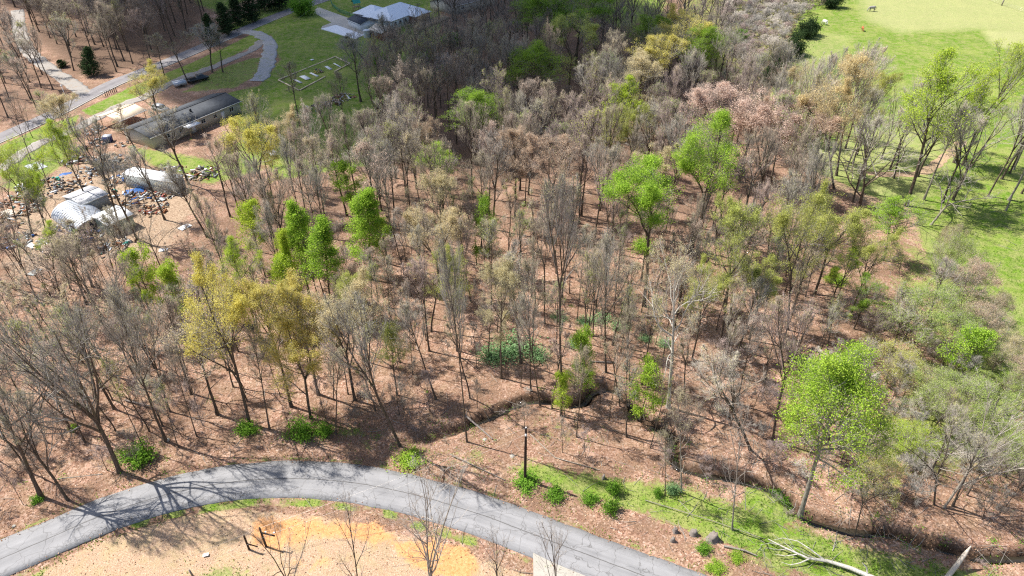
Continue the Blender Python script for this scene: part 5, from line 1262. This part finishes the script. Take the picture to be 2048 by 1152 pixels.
for i, (a_, b_, w_) in enumerate([((588,160),(603,167),.7), ((604,153),(617,160),1.6), ((621,147),(636,154),.7), ((652,134),(662,140),.9), ((668,128),(681,135),.45), ((622,121.5),(627,120),1.0)]):
    board(a_, b_, w_, 'white_board', ['white board nearest the left corner of the timber frame', 'widest stack of white boards inside the timber frame', 'white board in front of the covered pile', 'short white board right of the covered pile',
          'thin white board at the right inside the timber frame', 'white sheet on the grass above the timber frame'][i], 'white_paint', z=.2)
def heap(px, py, r_, h_, mats, label, name='junk_pile', cat='junk pile', k=26, seed=0, longish=1.0):
    rr = random.Random(seed); g = G(px, py); t_ = thing(name, g, rr.uniform(0, 3), label, cat)
    by = {}
    for i in range(k):
        a_ = rr.uniform(0, 6.28); d = r_ * rr.uniform(0, 1) ** .6; mt_ = rr.choice(mats + ['rust', 'stump_wood', 'grey_siding', 'old_wood', 'dark_metal', 'stump_wood']); m_ = by.setdefault(mt_, MB()); s_ = rr.uniform(.14, .55)
        E = Euler((rr.uniform(-.5, .5), rr.uniform(-.5, .5), rr.uniform(0, 6.28))).to_matrix()
        z = h_ * (1 - d / r_) * rr.uniform(.2, 1); m_.box((d * math.cos(a_), d * math.sin(a_), z + .1), (s_ * longish * rr.uniform(.8, 1.8), s_ * rr.uniform(.4, 1), rr.uniform(.06, .35)), M=E)
    for mt_, m_ in by.items(): tag(m_.build('scrap', mt_, t_), kind='stuff')
    return t_
heap(636, 145, 1.6, 1.4, ['yellow_foam', 'dark_metal', 'tarp_grey'], 'covered pile with a tan cushion in the middle of the timber frame', seed=1)
heap(688, 196, 3.2, 1.0, ['pale_wood', 'rust', 'galvanised', 'white_paint'], 'long heap of grey and white scrap beside the bare yard tree', seed=2, k=60, longish=1.8)
heap(662, 208, 2.4, .6, ['pale_wood', 'stump_wood'], 'low pile of grey brush and boards left of the long scrap heap', seed=3, k=40, longish=2.5)
heap(628, 218, 2.4, 1.3, ['dark_metal', 'black_paint', 'navy_paint', 'white_paint'], 'dark tarp-covered junk pile on the lawn below the timber frame', seed=4, k=40)
heap(192, 262, 2.6, 1.2, ['white_paint', 'tarp_grey', 'rust', 'white_paint'], 'white and grey rubbish left of the blue box', seed=5, k=50)
heap(198, 285, 2.2, .9, ['white_paint', 'red_plastic', 'tarp_grey'], 'white rubbish bags below the blue box', seed=6, k=36)
heap(212, 322, 3.4, 1.2, ['galvanised', 'dark_metal', 'pale_wood'], 'grey heap of metal between the mobile home and the sheds', seed=7, k=60, longish=1.8)
heap(100, 372, 3.8, 1.6, ['dark_metal', 'teal_plastic', 'tarp_grey', 'black_paint'], 'dark green and black junk above the arched shed', seed=8, k=80)
heap(230, 362, 2.4, .9, ['blue_plastic', 'white_paint', 'tarp_grey'], 'blue and white rubbish left of the long shed', seed=9, k=40)
heap(262, 395, 3.0, 1.1, ['red_plastic', 'rust', 'dark_metal', 'white_paint'], 'reddish junk behind the white-roofed shed', seed=10, k=60)
heap(405, 348, 3.4, 1.2, ['stump_wood', 'pale_wood', 'rust', 'white_paint'], 'brown brush pile at the right end of the long shed', seed=11, k=90, longish=2.2)
heap(335, 388, 2.6, .7, ['dark_metal', 'red_plastic', 'white_paint'], 'scrap spread in front of the long shed', seed=12, k=40, longish=1.6)
heap(16, 444, 3.4, 1.0, ['pale_wood', 'tarp_grey', 'old_wood', 'white_paint'], 'stack of weathered boards at the left picture edge', seed=13, k=50, longish=3.2)
heap(185, 470, 2.0, 1.2, ['navy_paint', 'blue_plastic', 'dark_metal'], 'navy blue junk between the arched and the white-roofed sheds', seed=14, k=40)
heap(115, 460, 1.4, .6, ['blue_plastic', 'white_paint'], 'small blue and white rubbish in front of the arched shed', seed=15, k=22)
heap(155, 475, 2.6, .6, ['tarp_grey', 'white_paint', 'stump_wood'], 'grey rubbish along the front of the arched shed', seed=16, k=44)
heap(75, 400, 2.6, 1.0, ['rust', 'tarp_grey', 'dark_metal', 'red_plastic'], 'mixed scrap left of the arched shed', seed=17, k=50)
heap(60, 420, 2.2, .8, ['white_paint', 'pale_wood', 'dark_metal'], 'pale scrap between the board stack and the arched shed', seed=18, k=40)
heap(300, 372, 2.2, .6, ['white_paint', 'tarp_grey', 'rust'], 'small rubbish row under the long shed wall', seed=19, k=34)
heap(255, 488, 1.6, .35, ['white_paint', 'pale_wood'], 'thin white boards in front of the white-roofed shed', seed=20, k=14, longish=2.5)
heap(168, 300, 2.0, .7, ['dark_metal', 'tarp_grey', 'red_plastic'], 'dark scrap at the edge of the lane', seed=22, k=30)
heap(245, 290, 1.6, .8, ['tarp_grey', 'teal_plastic'], 'grey covered things by the corner of the mobile home', seed=23, k=20)
for i, (px, py, lab) in enumerate([(142,372,'rusty clutter above the middle of the arched shed'),(210,392,'grey clutter behind the lean-to roof'),(290,402,'dark clutter right of the white-roofed shed'),(310,420,'brown scrap on the dirt below the long shed'),(60,372,'greenish clutter under the lime trees'),
        (40,402,'scattered scrap near the left edge'),(240,330,'mixed scrap above the left end of the long shed'),(150,322,'scattered scrap beside the gravel lane'),(95,490,'brown scrap below the arched shed'),(215,500,'scrap row below the white-roofed shed'),(30,480,'dark scrap by the lower board stack'),(345,345,'boards behind the long shed'),(180,345,'wheel and pipe clutter between lane and sheds')]):
    heap(px, py, random.Random(i).uniform(2.2, 4.2), .8, ['rust', 'dark_metal', 'stump_wood', 'tarp_grey', 'old_wood', 'galvanised', ['white_paint', 'teal_plastic', 'blue_plastic', 'red_plastic'][i % 4]], lab, seed=80 + i, k=60, longish=1.6)
for i, (px, py, mt_, s_, lab) in enumerate([(269,384,'blue_plastic',1.8,'crumpled bright blue tarp on the dirt between the sheds'), (132,350,'blue_plastic',1.3,'small blue tarp beside the lane of the scrap yard'), (72,334,'tarp_grey',2.2,'pale green sheet lying by the lime trees'),
        (322,400,'tarp_grey',1.0,'small grey bag on the dirt right of the sheds'), (370,455,'white_paint',1.1,'white sack in the leaves right of the sheds'), (327,501,'white_paint',.7,'white ball-like bag in the leaf litter'), (65,492,'white_paint',1.0,'white bag on the left dirt patch'),
        (70,545,'tarp_grey',1.0,'grey bag near the left edge'), (17,426,'pale_wood',1.4,'pale panel near the left edge'), (412,1111,'white_paint',.28,'small white scrap on the dry grass below the road')]):
    g = G(px, py); rr = random.Random(40 + i); t_ = MB(); K = 7
    V = [((a_ / K - .5) * s_ * 2, (b_ / K - .5) * s_ * 1.3, .12 + .35 * s_ * .5 * rr.random() * (1 - (2 * a_ / K - 1) ** 2) * (1 - (2 * b_ / K - 1) ** 2) * 2) for a_ in range(K + 1) for b_ in range(K + 1)]
    t_.add(V, [(a_ * (K + 1) + b_, (a_ + 1) * (K + 1) + b_, (a_ + 1) * (K + 1) + b_ + 1, a_ * (K + 1) + b_ + 1) for a_ in range(K) for b_ in range(K)])
    ob = t_.build(['tarp', 'tarp', 'sheet', 'bag', 'sack', 'bag', 'bag', 'bag', 'panel', 'paper_scrap'][i], mt_, loc=(g.x, g.y, .03), smooth=True); ob.rotation_euler.z = rr.uniform(0, 3); tag(ob, lab, 'rubbish' if i > 1 else 'tarp')
# blue box, trailers and cars
def carbox(name, px, py, rz, L_, W_, label, body, glass='window_glass', pickup=False, cat='car'):
    t_ = thing(name, G(px, py), rz, label, cat); m_ = MB()
    prof = [(-L_/2,.35),(-L_/2,.85),(-L_*.42,.95),(-L_*.20,1.0),(L_*.1,1.02),(L_/2,.85),(L_/2,.35)]
    n_ = len(prof); V = [(x, -W_/2, z) for x, z in prof] + [(x, W_/2, z) for x, z in prof]
    m_.add(V, [(i, i + 1, i + 1 + n_, i + n_) for i in range(n_ - 1)] + [(n_ - 1, 0, n_, 2 * n_ - 1)], [(0, i + 1, i) for i in range(1, n_ - 1)] + [(n_, n_ + i, n_ + i + 1) for i in range(1, n_ - 1)])
    m_.build('body', body, t_)
    c0, c1 = (-L_*.02, L_*.28) if pickup else (-L_*.34, L_*.2); cw = W_ * .42
    Vb = [(c0 - .3, -W_/2 + .05, 1.0), (c1 + .4, -W_/2 + .05, 1.0), (c1 + .4, W_/2 - .05, 1.0), (c0 - .3, W_/2 - .05, 1.0), (c0, -cw, 1.55), (c1, -cw, 1.55), (c1, cw, 1.55), (c0, cw, 1.55)]
    MB().add(Vb, [(0,1,5,4),(1,2,6,5),(2,3,7,6),(3,0,4,7)]).build('cab_glass', glass, t_)
    MB().box(((c0 + c1) / 2, 0, 1.58), (c1 - c0, cw * 2, .06)).build('roof', body, t_)
    if pickup: MB().box((-L_*.27, 0, 1.0), (L_*.36, W_*.8, .04)).build('bed', 'tyre_rubber', t_)
    for x in (-L_*.32, L_*.32):
        for y in (-W_/2 + .05, W_/2 - .05): MB().tube([(x, y - .1, .34), (x, y + .1, .34)], [.34, .34], 12).build('wheel', 'tyre_rubber', t_)
    return t_
carbox('pickup_truck', 397, 162, .78, 5.6, 2.0, 'dark pickup truck parked beside the gravel lane', 'black_paint', pickup=True, cat='pickup')
carbox('parked_car', 322, 222, -.5, 4.6, 1.8, 'pale car parked tight behind the mobile home', 'silver_paint')
t_ = thing('utility_trailer', G(361, 172), .7, 'small white-lidded trailer behind the dark pickup', 'trailer'); MB().box((0, 0, .8), (3.2, 1.9, .9)).build('box', 'galvanised', t_); MB().box((0, .7, 1.3), (3.3, .6, .08)).build('lid', 'white_paint', t_)
for y in (-1, 1): MB().tube([(0, y * 1.0 - .1, .3), (0, y * 1.0 + .1, .3)], [.3, .3], 12).build('wheel', 'tyre_rubber', t_)
t_ = thing('blue_bin', G(217, 283), .1, 'blue bin with a silver lid among the rubbish', 'bin'); MB().box((0, 0, .6), (1.7, 1.3, 1.3)).build('bin_body', 'navy_paint', t_); MB().box((0, .1, 1.3), (1.8, 1.5, .12)).build('lid', 'galvanised', t_)
t_ = thing('small_trailer', G(546, 313), -1.1, 'small white-topped trailer among trees below the yellow-olive tree', 'trailer'); MB().box((0, 0, .7), (2.6, 1.1, .35)).build('box', 'silver_paint', t_); MB().box((0, 0, .92), (2.7, 1.2, .06)).build('lid', 'white_paint', t_)
for y in (-1, 1): MB().tube([(0, y * .6 - .08, .3), (0, y * .6 + .08, .3)], [.3, .3], 12).build('wheel', 'tyre_rubber', t_)
# barrels, pots
for i, (px, py) in enumerate([(246,360),(250,364),(118,362),(270,300)]):
    t_ = MB().tube([(0,0,0),(0,0,.9)], [.32, .32], 12).build('barrel', ['white_paint', 'blue_plastic', 'teal_plastic', 'teal_plastic'][i], loc=tuple(G(px, py)), smooth=False)
    tag(t_, ['white barrel left of the long shed', 'blue barrel next to the white one', 'green barrel above the arched shed', 'green barrel below the corner of the mobile home'][i], 'barrel')
# verge posts, mail boxes, marker poles
for i in range(7):
    p_ = G(212 + i * 3.6, 193 - i * 1.5); tag(MB().beam((0,0,-.2), (0,0,1.25 + .1 * (i % 2)), .14).build('verge_post', 'dark_metal', loc=(p_.x, p_.y, 0)), 'short dark post in the row on the road verge', 'post', 'dark posts in a row on the road verge')
for px, py, lab, mt_ in [(207, 194, 'white mailbox at the left end of the dark post row', 'white_paint'), (479, 76, 'dark mailbox beside the bend of the back road', 'black_paint'), (643, 8, 'white mailbox by the concrete driveway', 'white_paint')]:
    t_ = thing('mailbox', G(px, py), .6, lab, 'mailbox'); MB().beam((0,0,-.2), (0,0,1.1), .1).build('post', 'old_wood' if mt_ != 'white_paint' else 'white_paint', t_)
    b_ = MB().box((0,0,1.2), (.5,.24,.2)); b_.tube([(-.25,0,1.3),(.25,0,1.3)], [.12,.12], 8); b_.build('box', mt_, t_)
t_ = thing('marker_pole', G(133, 198), 0, 'thin white marker pole at the gravel junction', 'pole'); MB().beam((0,0,-.2), (0,0,3.4), .09).build('pole', 'white_paint', t_); MB().box((0,0,3.5), (.5,.1,.45)).build('cap', 'white_paint', t_)
p_ = G(2003, 11); tag(MB().beam((0,0,-.3), (.15,0,2.6), .3).build('gate_post', 'stump_wood', loc=(p_.x, p_.y, 0)), 'weathered wooden post at the top right of the meadow', 'post')
p_ = G(386, 1152); tag(MB().beam((0,0,-.2), (-.1,0,1.1), .13).build('fence_post', 'stump_wood', loc=(p_.x, p_.y, 0)), 'short wooden post at the bottom edge under the wires', 'post')
# meadow fence far right top
t_ = thing('wire_fence', G(1990, 5), 0, 'thin wire fence crossing the top right of the meadow', 'fence'); o0 = G(1990, 5); FP = W([(1955,-6),(2003,11),(2060,30)])
m_ = MB()
for a_, b_ in zip(FP[:-1], FP[1:]):
    for z in (.5, .9, 1.3): m_.beam((a_[0]-o0.x, a_[1]-o0.y, z), (b_[0]-o0.x, b_[1]-o0.y, z), .03)
m_.build('fence_wire', 'wire_metal', t_)
for p_ in (FP[0], FP[2]): MB().beam((p_[0]-o0.x, p_[1]-o0.y, -.2), (p_[0]-o0.x, p_[1]-o0.y, 1.5), .14).build('fence_post', 'stump_wood', t_)

# ------------------------------------------------------------------ power poles and wires
g = G(1050, 962); hp = top_over(857, g.y)
t_ = thing('power_pole', g, 0, 'dark wooden power pole standing in the roadside weeds', 'power pole')
MB().tube([(0,0,-.5),(0,0,hp*.5),(0,0,hp)], [.19,.165,.13], 10).build('pole', 'creosote', t_, smooth=True)
MB().tube([(0,-.16,hp-1.05),(0,-.16,hp-.85),(0,-.16,hp-.75)], [.10,.13,.05], 8).build('insulator', 'ceramic', t_)
MB().tube([(0,0,hp),(0,0,hp+.16)], [.05,.07], 8).build('insulator', 'ceramic', t_)
MB().box((0,.15,hp-1.3), (.12,.1,.35)).build('bracket', 'dark_metal', t_)
P1 = Vector((g.x, g.y, hp))
h2 = 3.2; q2 = G(519, 1056, h2); t_ = thing('crossarm_pole', q2, 0, 'short dark pole with crossarm on the dry grass', 'power pole')
MB().tube([(0,0,-.5),(0,0,h2)], [.13,.10], 10).build('pole', 'creosote', t_, smooth=True)
MB().beam((-.1,.05,h2-.9), (1.5,-.35,h2-.9), .12, .14).build('crossarm', 'creosote', t_)
for x in (.5, 1.4): MB().tube([(x, -.1 * x, h2-.82), (x, -.1 * x, h2-.62)], [.06,.09], 8).build('insulator', 'ceramic', t_)
h3 = 2.4; q3 = G(488, 1072, h3); q3v = Vector((q3.x, q3.y, 0)); t2 = thing('guy_pole', q3, 0, 'second short dark pole left of the crossarm pole', 'power pole')
MB().tube([(0,0,-.5),(0,0,h3)], [.12,.10], 10).build('pole', 'creosote', t2, smooth=True); MB().beam((0,0,h3-1.4), (1.2,-.3,h3-1.5), .1, .1).build('brace', 'creosote', t2)
def wire(a, b, sag, label, group=None, r_=.011):
    a = Vector(a); b = Vector(b); n_ = 18; P_ = [a + (b - a) * (i / n_) - Vector((0, 0, sag * 4 * (i / n_) * (1 - i / n_))) - a for i in range(n_ + 1)]
    tag(MB().tube([tuple(p) for p in P_], [r_] * (n_ + 1), 4).build('overhead_wire', 'wire_metal', loc=tuple(a)), label, 'wire', group)
P2 = Vector((q2.x, q2.y, h2)); P3 = Vector((q3.x, q3.y, h3))
wire(P1 + Vector((0, -.16, -.8)), P2 + Vector((1.4, -.14, -.65)), .5, 'overhead wire from the power pole to the crossarm pole, lower one')
wire(P1 + Vector((0, 0, .1)), P2 + Vector((0, 0, .02)), .4, 'overhead wire from the power pole to the crossarm pole, upper one')
wire(P1 + Vector((0, 0, .1)), G(1700, 1075, 6), .5, 'overhead wire running right from the power pole to the thicket')
wire(P2 + Vector((1.4, -.14, -.65)), G(255, 1180, 3.5), .3, 'overhead wire running to the bottom left, lower one')
wire(P2, G(225, 1165, 4.0), .3, 'overhead wire running to the bottom left, upper one')
wire(P2 + Vector((0, 0, -.4)), P3 + Vector((0, 0, -.5)), .02, 'short strut wire between the two short poles')
wire(G(396, 146, 8), G(620, 20, 8), .8, 'thin overhead wire above the back road')

# ------------------------------------------------------------------ stumps, logs, rocks
def log(name, pts, rad, label, matn, cat='log', branches=()):
    P_ = [G(a_, b_, h_) for a_, b_, h_ in pts]; o = P_[0].copy(); o.z = 0; t_ = empty(name, tuple(o), 0, label, cat)
    MB().tube([tuple(p - o) for p in P_], rad, 8).build('trunk', matn, t_, smooth=True)
    for br, rr_ in branches:
        Q_ = [G(a_, b_, h_) for a_, b_, h_ in br]; MB().tube([tuple(p - o) for p in Q_], rr_, 6).build('branch', matn, t_, smooth=True)
log('fallen_tree', [(1760,1162,.4),(1700,1136,.5),(1655,1122,.6),(1615,1116,.6),(1575,1098,.7),(1536,1078,.9)], [.28,.22,.18,.13,.09,.04], 'fallen bleached white tree with forked branches in the grass at the bottom', 'sycamore_bark', 'fallen tree',
    [([(1652,1122,.6),(1620,1098,.8),(1595,1082,.9),(1565,1076,.9),(1548,1080,.8)], [.10,.07,.05,.035,.02]), ([(1620,1117,.6),(1600,1126,.5),(1580,1130,.4),(1562,1124,.5)], [.09,.06,.04,.02]),
     ([(1600,1108,.6),(1570,1112,.5),(1548,1108,.6)], [.06,.04,.02]), ([(1575,1098,.7),(1555,1100,.9),(1530,1094,1.1)], [.06,.03,.015]), ([(1735,1150,.5),(1733,1135,1.2),(1725,1126,1.6)], [.10,.08,.05]), ([(1640,1121,.6),(1610,1108,1.0),(1580,1090,1.3)], [.05,.03,.02]),
     ([(1560,1090,.8),(1540,1086,1.0),(1520,1090,1.0)], [.04,.025,.012]), ([(1590,1103,.7),(1572,1088,1.1),(1545,1068,1.4)], [.04,.025,.012])])
log('broken_trunk', [(1893,1156,.2),(1912,1132,1.2),(1930,1108,2.2),(1942,1092,3.0)], [.25,.24,.20,.05], 'broken bleached trunk leaning at the bottom right', 'pale_wood', 'log')
log('fallen_log', [(1180,723,.2),(1232,725,.2)], [.12,.09], 'dark log lying on the leaves above the creek bend', 'stump_wood')
log('fallen_log', [(1448,1092,.2),(1490,1101,.25),(1515,1112,.2)], [.12,.10,.06], 'pale log in the grass right of the stumps', 'pale_bark')
log('fallen_log', [(115,958,.2),(205,948,.25)], [.07,.05], 'thin pale pole lying on the left verge', 'pale_bark')
log('fallen_log', [(150,1000,.2),(258,1000,.9)], [.05,.03], 'thin stick leaning over the left verge', 'stump_wood') if False else None
log('fallen_log', [(900,908,.3),(1010,960,.2)], [.06,.04], 'thin fallen pole left of the power pole', 'pale_bark')
log('fallen_log', [(1060,868,.2),(1110,915,.2),(1200,940,.2)], [.07,.06,.04], 'long thin fallen tree right of the power pole', 'pale_bark')
log('fallen_log', [(1290,1000,.3),(1420,1040,.3),(1530,1078,.2)], [.05,.04,.025], 'long grey fallen trunk along the grass edge', 'pale_bark')
log('fallen_log', [(640,1005,.1),(700,1002,.1)], [.04,.03], 'thin stick on the verge of the near road', 'stump_wood') if False else None
log('fallen_log', [(250,800,.3),(300,812,.4)], [.12,.08], 'dark log in the left front woods', 'stump_wood')
log('fallen_log', [(930,830,.2),(985,878,.2)], [.14,.09], 'log fallen across the creek at its left end', 'stump_wood')
for i, (px, py, r_, h_, lab) in enumerate([(1350,1063,.28,.7,'small grey stump in the grass, leftmost of the row'), (1387,1068,.42,.8,'pointed grey stump in the middle of the row'), (1425,1078,.6,1.0,'largest grey stump at the right of the row'), (1345,1082,.25,.6,'little broken stump below the row'), (1207,958,.22,.8,'thin stump behind the pair of round bushes'), (1976,883,.3,.5,'stump in the right thicket')]):
    g = G(px, py); rr = random.Random(60 + i); m_ = MB(); V = []; K = 9
    for lv, (zz, s_) in enumerate([(-.1, 1.35), (.15, 1.0), (h_ * .6, .8), (h_, .6)]):
        for k in range(K): a_ = 6.283 * k / K; q_ = r_ * s_ * rr.uniform(.75, 1.2); V.append((q_ * math.cos(a_), q_ * math.sin(a_), zz + (rr.uniform(-.25, .25) * h_ if lv == 3 else 0)))
    V.append((0, 0, h_ * .7)); Q_ = [(l * K + k, l * K + (k + 1) % K, (l + 1) * K + (k + 1) % K, (l + 1) * K + k) for l in range(3) for k in range(K)]
    m_.add(V, Q_, [(3 * K + k, 3 * K + (k + 1) % K, 4 * K) for k in range(K)]); tag(m_.build('tree_stump', 'stump_wood', loc=(g.x, g.y, .02)), lab, 'stump')
for i, (px, py, s_, lab) in enumerate([(1024,913,.35,'grey rock left of the power pole'), (969,880,.3,'pale rock on the leaves near the creek'), (335,880,.3,'grey stone in the left woods'), (28,1053,.2,'small white stone on the left verge')]):
    bm = bmesh.new(); bmesh.ops.create_icosphere(bm, subdivisions=2, radius=s_); rr = random.Random(i)
    for v_ in bm.verts: v_.co *= rr.uniform(.75, 1.15); v_.co.z *= .6
    me = bpy.data.meshes.new('rock'); bm.to_mesh(me); bm.free(); me.materials.append(MATS['pale_concrete']); g = G(px, py); tag(link('rock', me, loc=(g.x, g.y, .05)), lab, 'rock')

# ------------------------------------------------------------------ horses
def horse(px, py, rz, body, legs_m, mane, label, s=1.0, graze=True):
    g = G(px, py); t_ = thing('horse', g, rz, label, 'horse'); t_.scale = (s, s, s)
    me = bpy.data.meshes.new('horse_body'); 
    pts = [(-.75,0,1.18,.30,.36),(-.55,0,1.22,.33,.40),(0,0,1.12,.34,.42),(.5,0,1.15,.31,.40),(.72,0,1.22,.24,.34)]
    neck = [(.95,0,1.15,.15,.22),(1.2,0,.75,.12,.17),(1.38,0,.42,.11,.13),(1.42,0,.28,.12,.12),(1.38,0,.08,.07,.08)] if graze else [(.98,0,1.5,.15,.22),(1.15,0,1.75,.12,.16),(1.3,0,1.82,.11,.12),(1.55,0,1.65,.07,.08)]
    verts = []; edges = []; radii = []
    def chain(ps, root=None):
        prev = root
        for p in ps:
            verts.append(p[:3]); radii.append((p[3], p[4] if len(p) > 4 else p[3])); i = len(verts) - 1
            if prev is not None: edges.append((prev, i))
            prev = i
        return prev
    chain(pts); chain(neck, 4)
    for root, x, hind in ((1, -.68, True), (3, .58, False)):
        for y in (-.19, .19):
            L_ = [(x+.05, y, .92, .14), (x + (.12 if hind else 0), y, .70, .10), (x - (.14 if hind else -.02), y, .46, .062), (x - .02, y, .14, .045), (x + .04, y, .03, .06)]
            chain(L_, root)
    me.from_pydata(verts, edges, []); o_ = link('body', me, t_)
    o_.modifiers.new('skin', 'SKIN'); sk = me.skin_vertices[0].data if me.skin_vertices else None
    if sk is None:
        bpy.context.view_layer.objects.active = o_; sk = me.skin_vertices[0].data
    for v_, r_ in zip(sk, radii): v_.radius = r_
    sk[1].use_root = True
    sb_ = o_.modifiers.new('sub', 'SUBSURF'); sb_.levels = 1; sb_.render_levels = 1
    dg = bpy.context.evaluated_depsgraph_get(); nm = bpy.data.meshes.new_from_object(o_.evaluated_get(dg)); o_.modifiers.clear(); o_.data = nm
    nm.materials.clear(); nm.materials.append(MATS[body]); nm.materials.append(MATS[legs_m]); 
    for p in nm.polygons:
        p.use_smooth = True; p.material_index = 1 if (p.center.z < .62 and p.center.x < .8) else 0
    MB().tube([(-.98,0,1.22),(-1.12,0,.95),(-1.12,0,.45)], [.05,.09,.04], 6).build('tail', mane, t_, smooth=True)
    nk = neck[:3]; m_ = MB(); P_ = [(p[0] - .05, 0, p[2] + .2) for p in nk]; m_.tube(P_, [.05,.06,.03], 5).build('mane', mane, t_, smooth=True)
    for y in (-.07, .07):
        e = neck[2]; MB().tube([(e[0] + .02, y, e[2] + .12), (e[0] + .02, y * 1.3, e[2] + .26)], [.04, .01], 5).build('ear', body, t_)
horse(1743, 23, math.pi + .1, 'horse_grey', 'horse_black', 'horse_black', 'dappled grey horse with dark legs grazing in the meadow', 1.25)
horse(1724, 62, -1.75, 'horse_chestnut', 'horse_chestnut', 'horse_chestnut', 'chestnut foal grazing, facing the viewer', .95)
horse(1649, 50, 1.9, 'horse_white', 'horse_white', 'horse_white', 'white horse standing at the hedgerow edge', 1.1)

# ------------------------------------------------------------------ the cloud that shades the far left of the valley (overhead, out of frame)
m, n, N, L, P = mat('cloud'); N.remove(P); vsn = N.new('ShaderNodeVolumeScatter'); vsn.inputs['Density'].default_value = .11; vsn.inputs['Color'].default_value = (.97, .97, .98, 1); vsn.inputs['Anisotropy'].default_value = .3
L.new(vsn.outputs[0], N['Material Output'].inputs['Volume'])
CZ = 420.0
def under_sun(px, py): 
    g = G(px, py); k = CZ / math.sin(SUN_EL); return g + sv * k
bm = bmesh.new()
for px, py, rx, ry in [(780,120,60,52),(960,60,75,60),(620,150,42,34),(1090,40,45,48),(900,190,45,26),(560,20,60,60),(1010,150,42,34),(330,-40,60,60),(1180,130,40,40),(860,250,40,22),(760,-20,80,70),(700,270,22,16)]:
    c_ = under_sun(px, py); bmesh.ops.create_icosphere(bm, subdivisions=3, radius=1.0, matrix=Matrix.Translation(c_) @ Matrix.Diagonal((rx, ry, 26, 1)))
me = bpy.data.meshes.new('cloud'); bm.to_mesh(me); bm.free(); me.materials.append(MATS['cloud'])
for p in me.polygons: p.use_smooth = True
tag(link('cloud', me), 'soft white cloud overhead shading the yard and upper woods', kind='stuff')
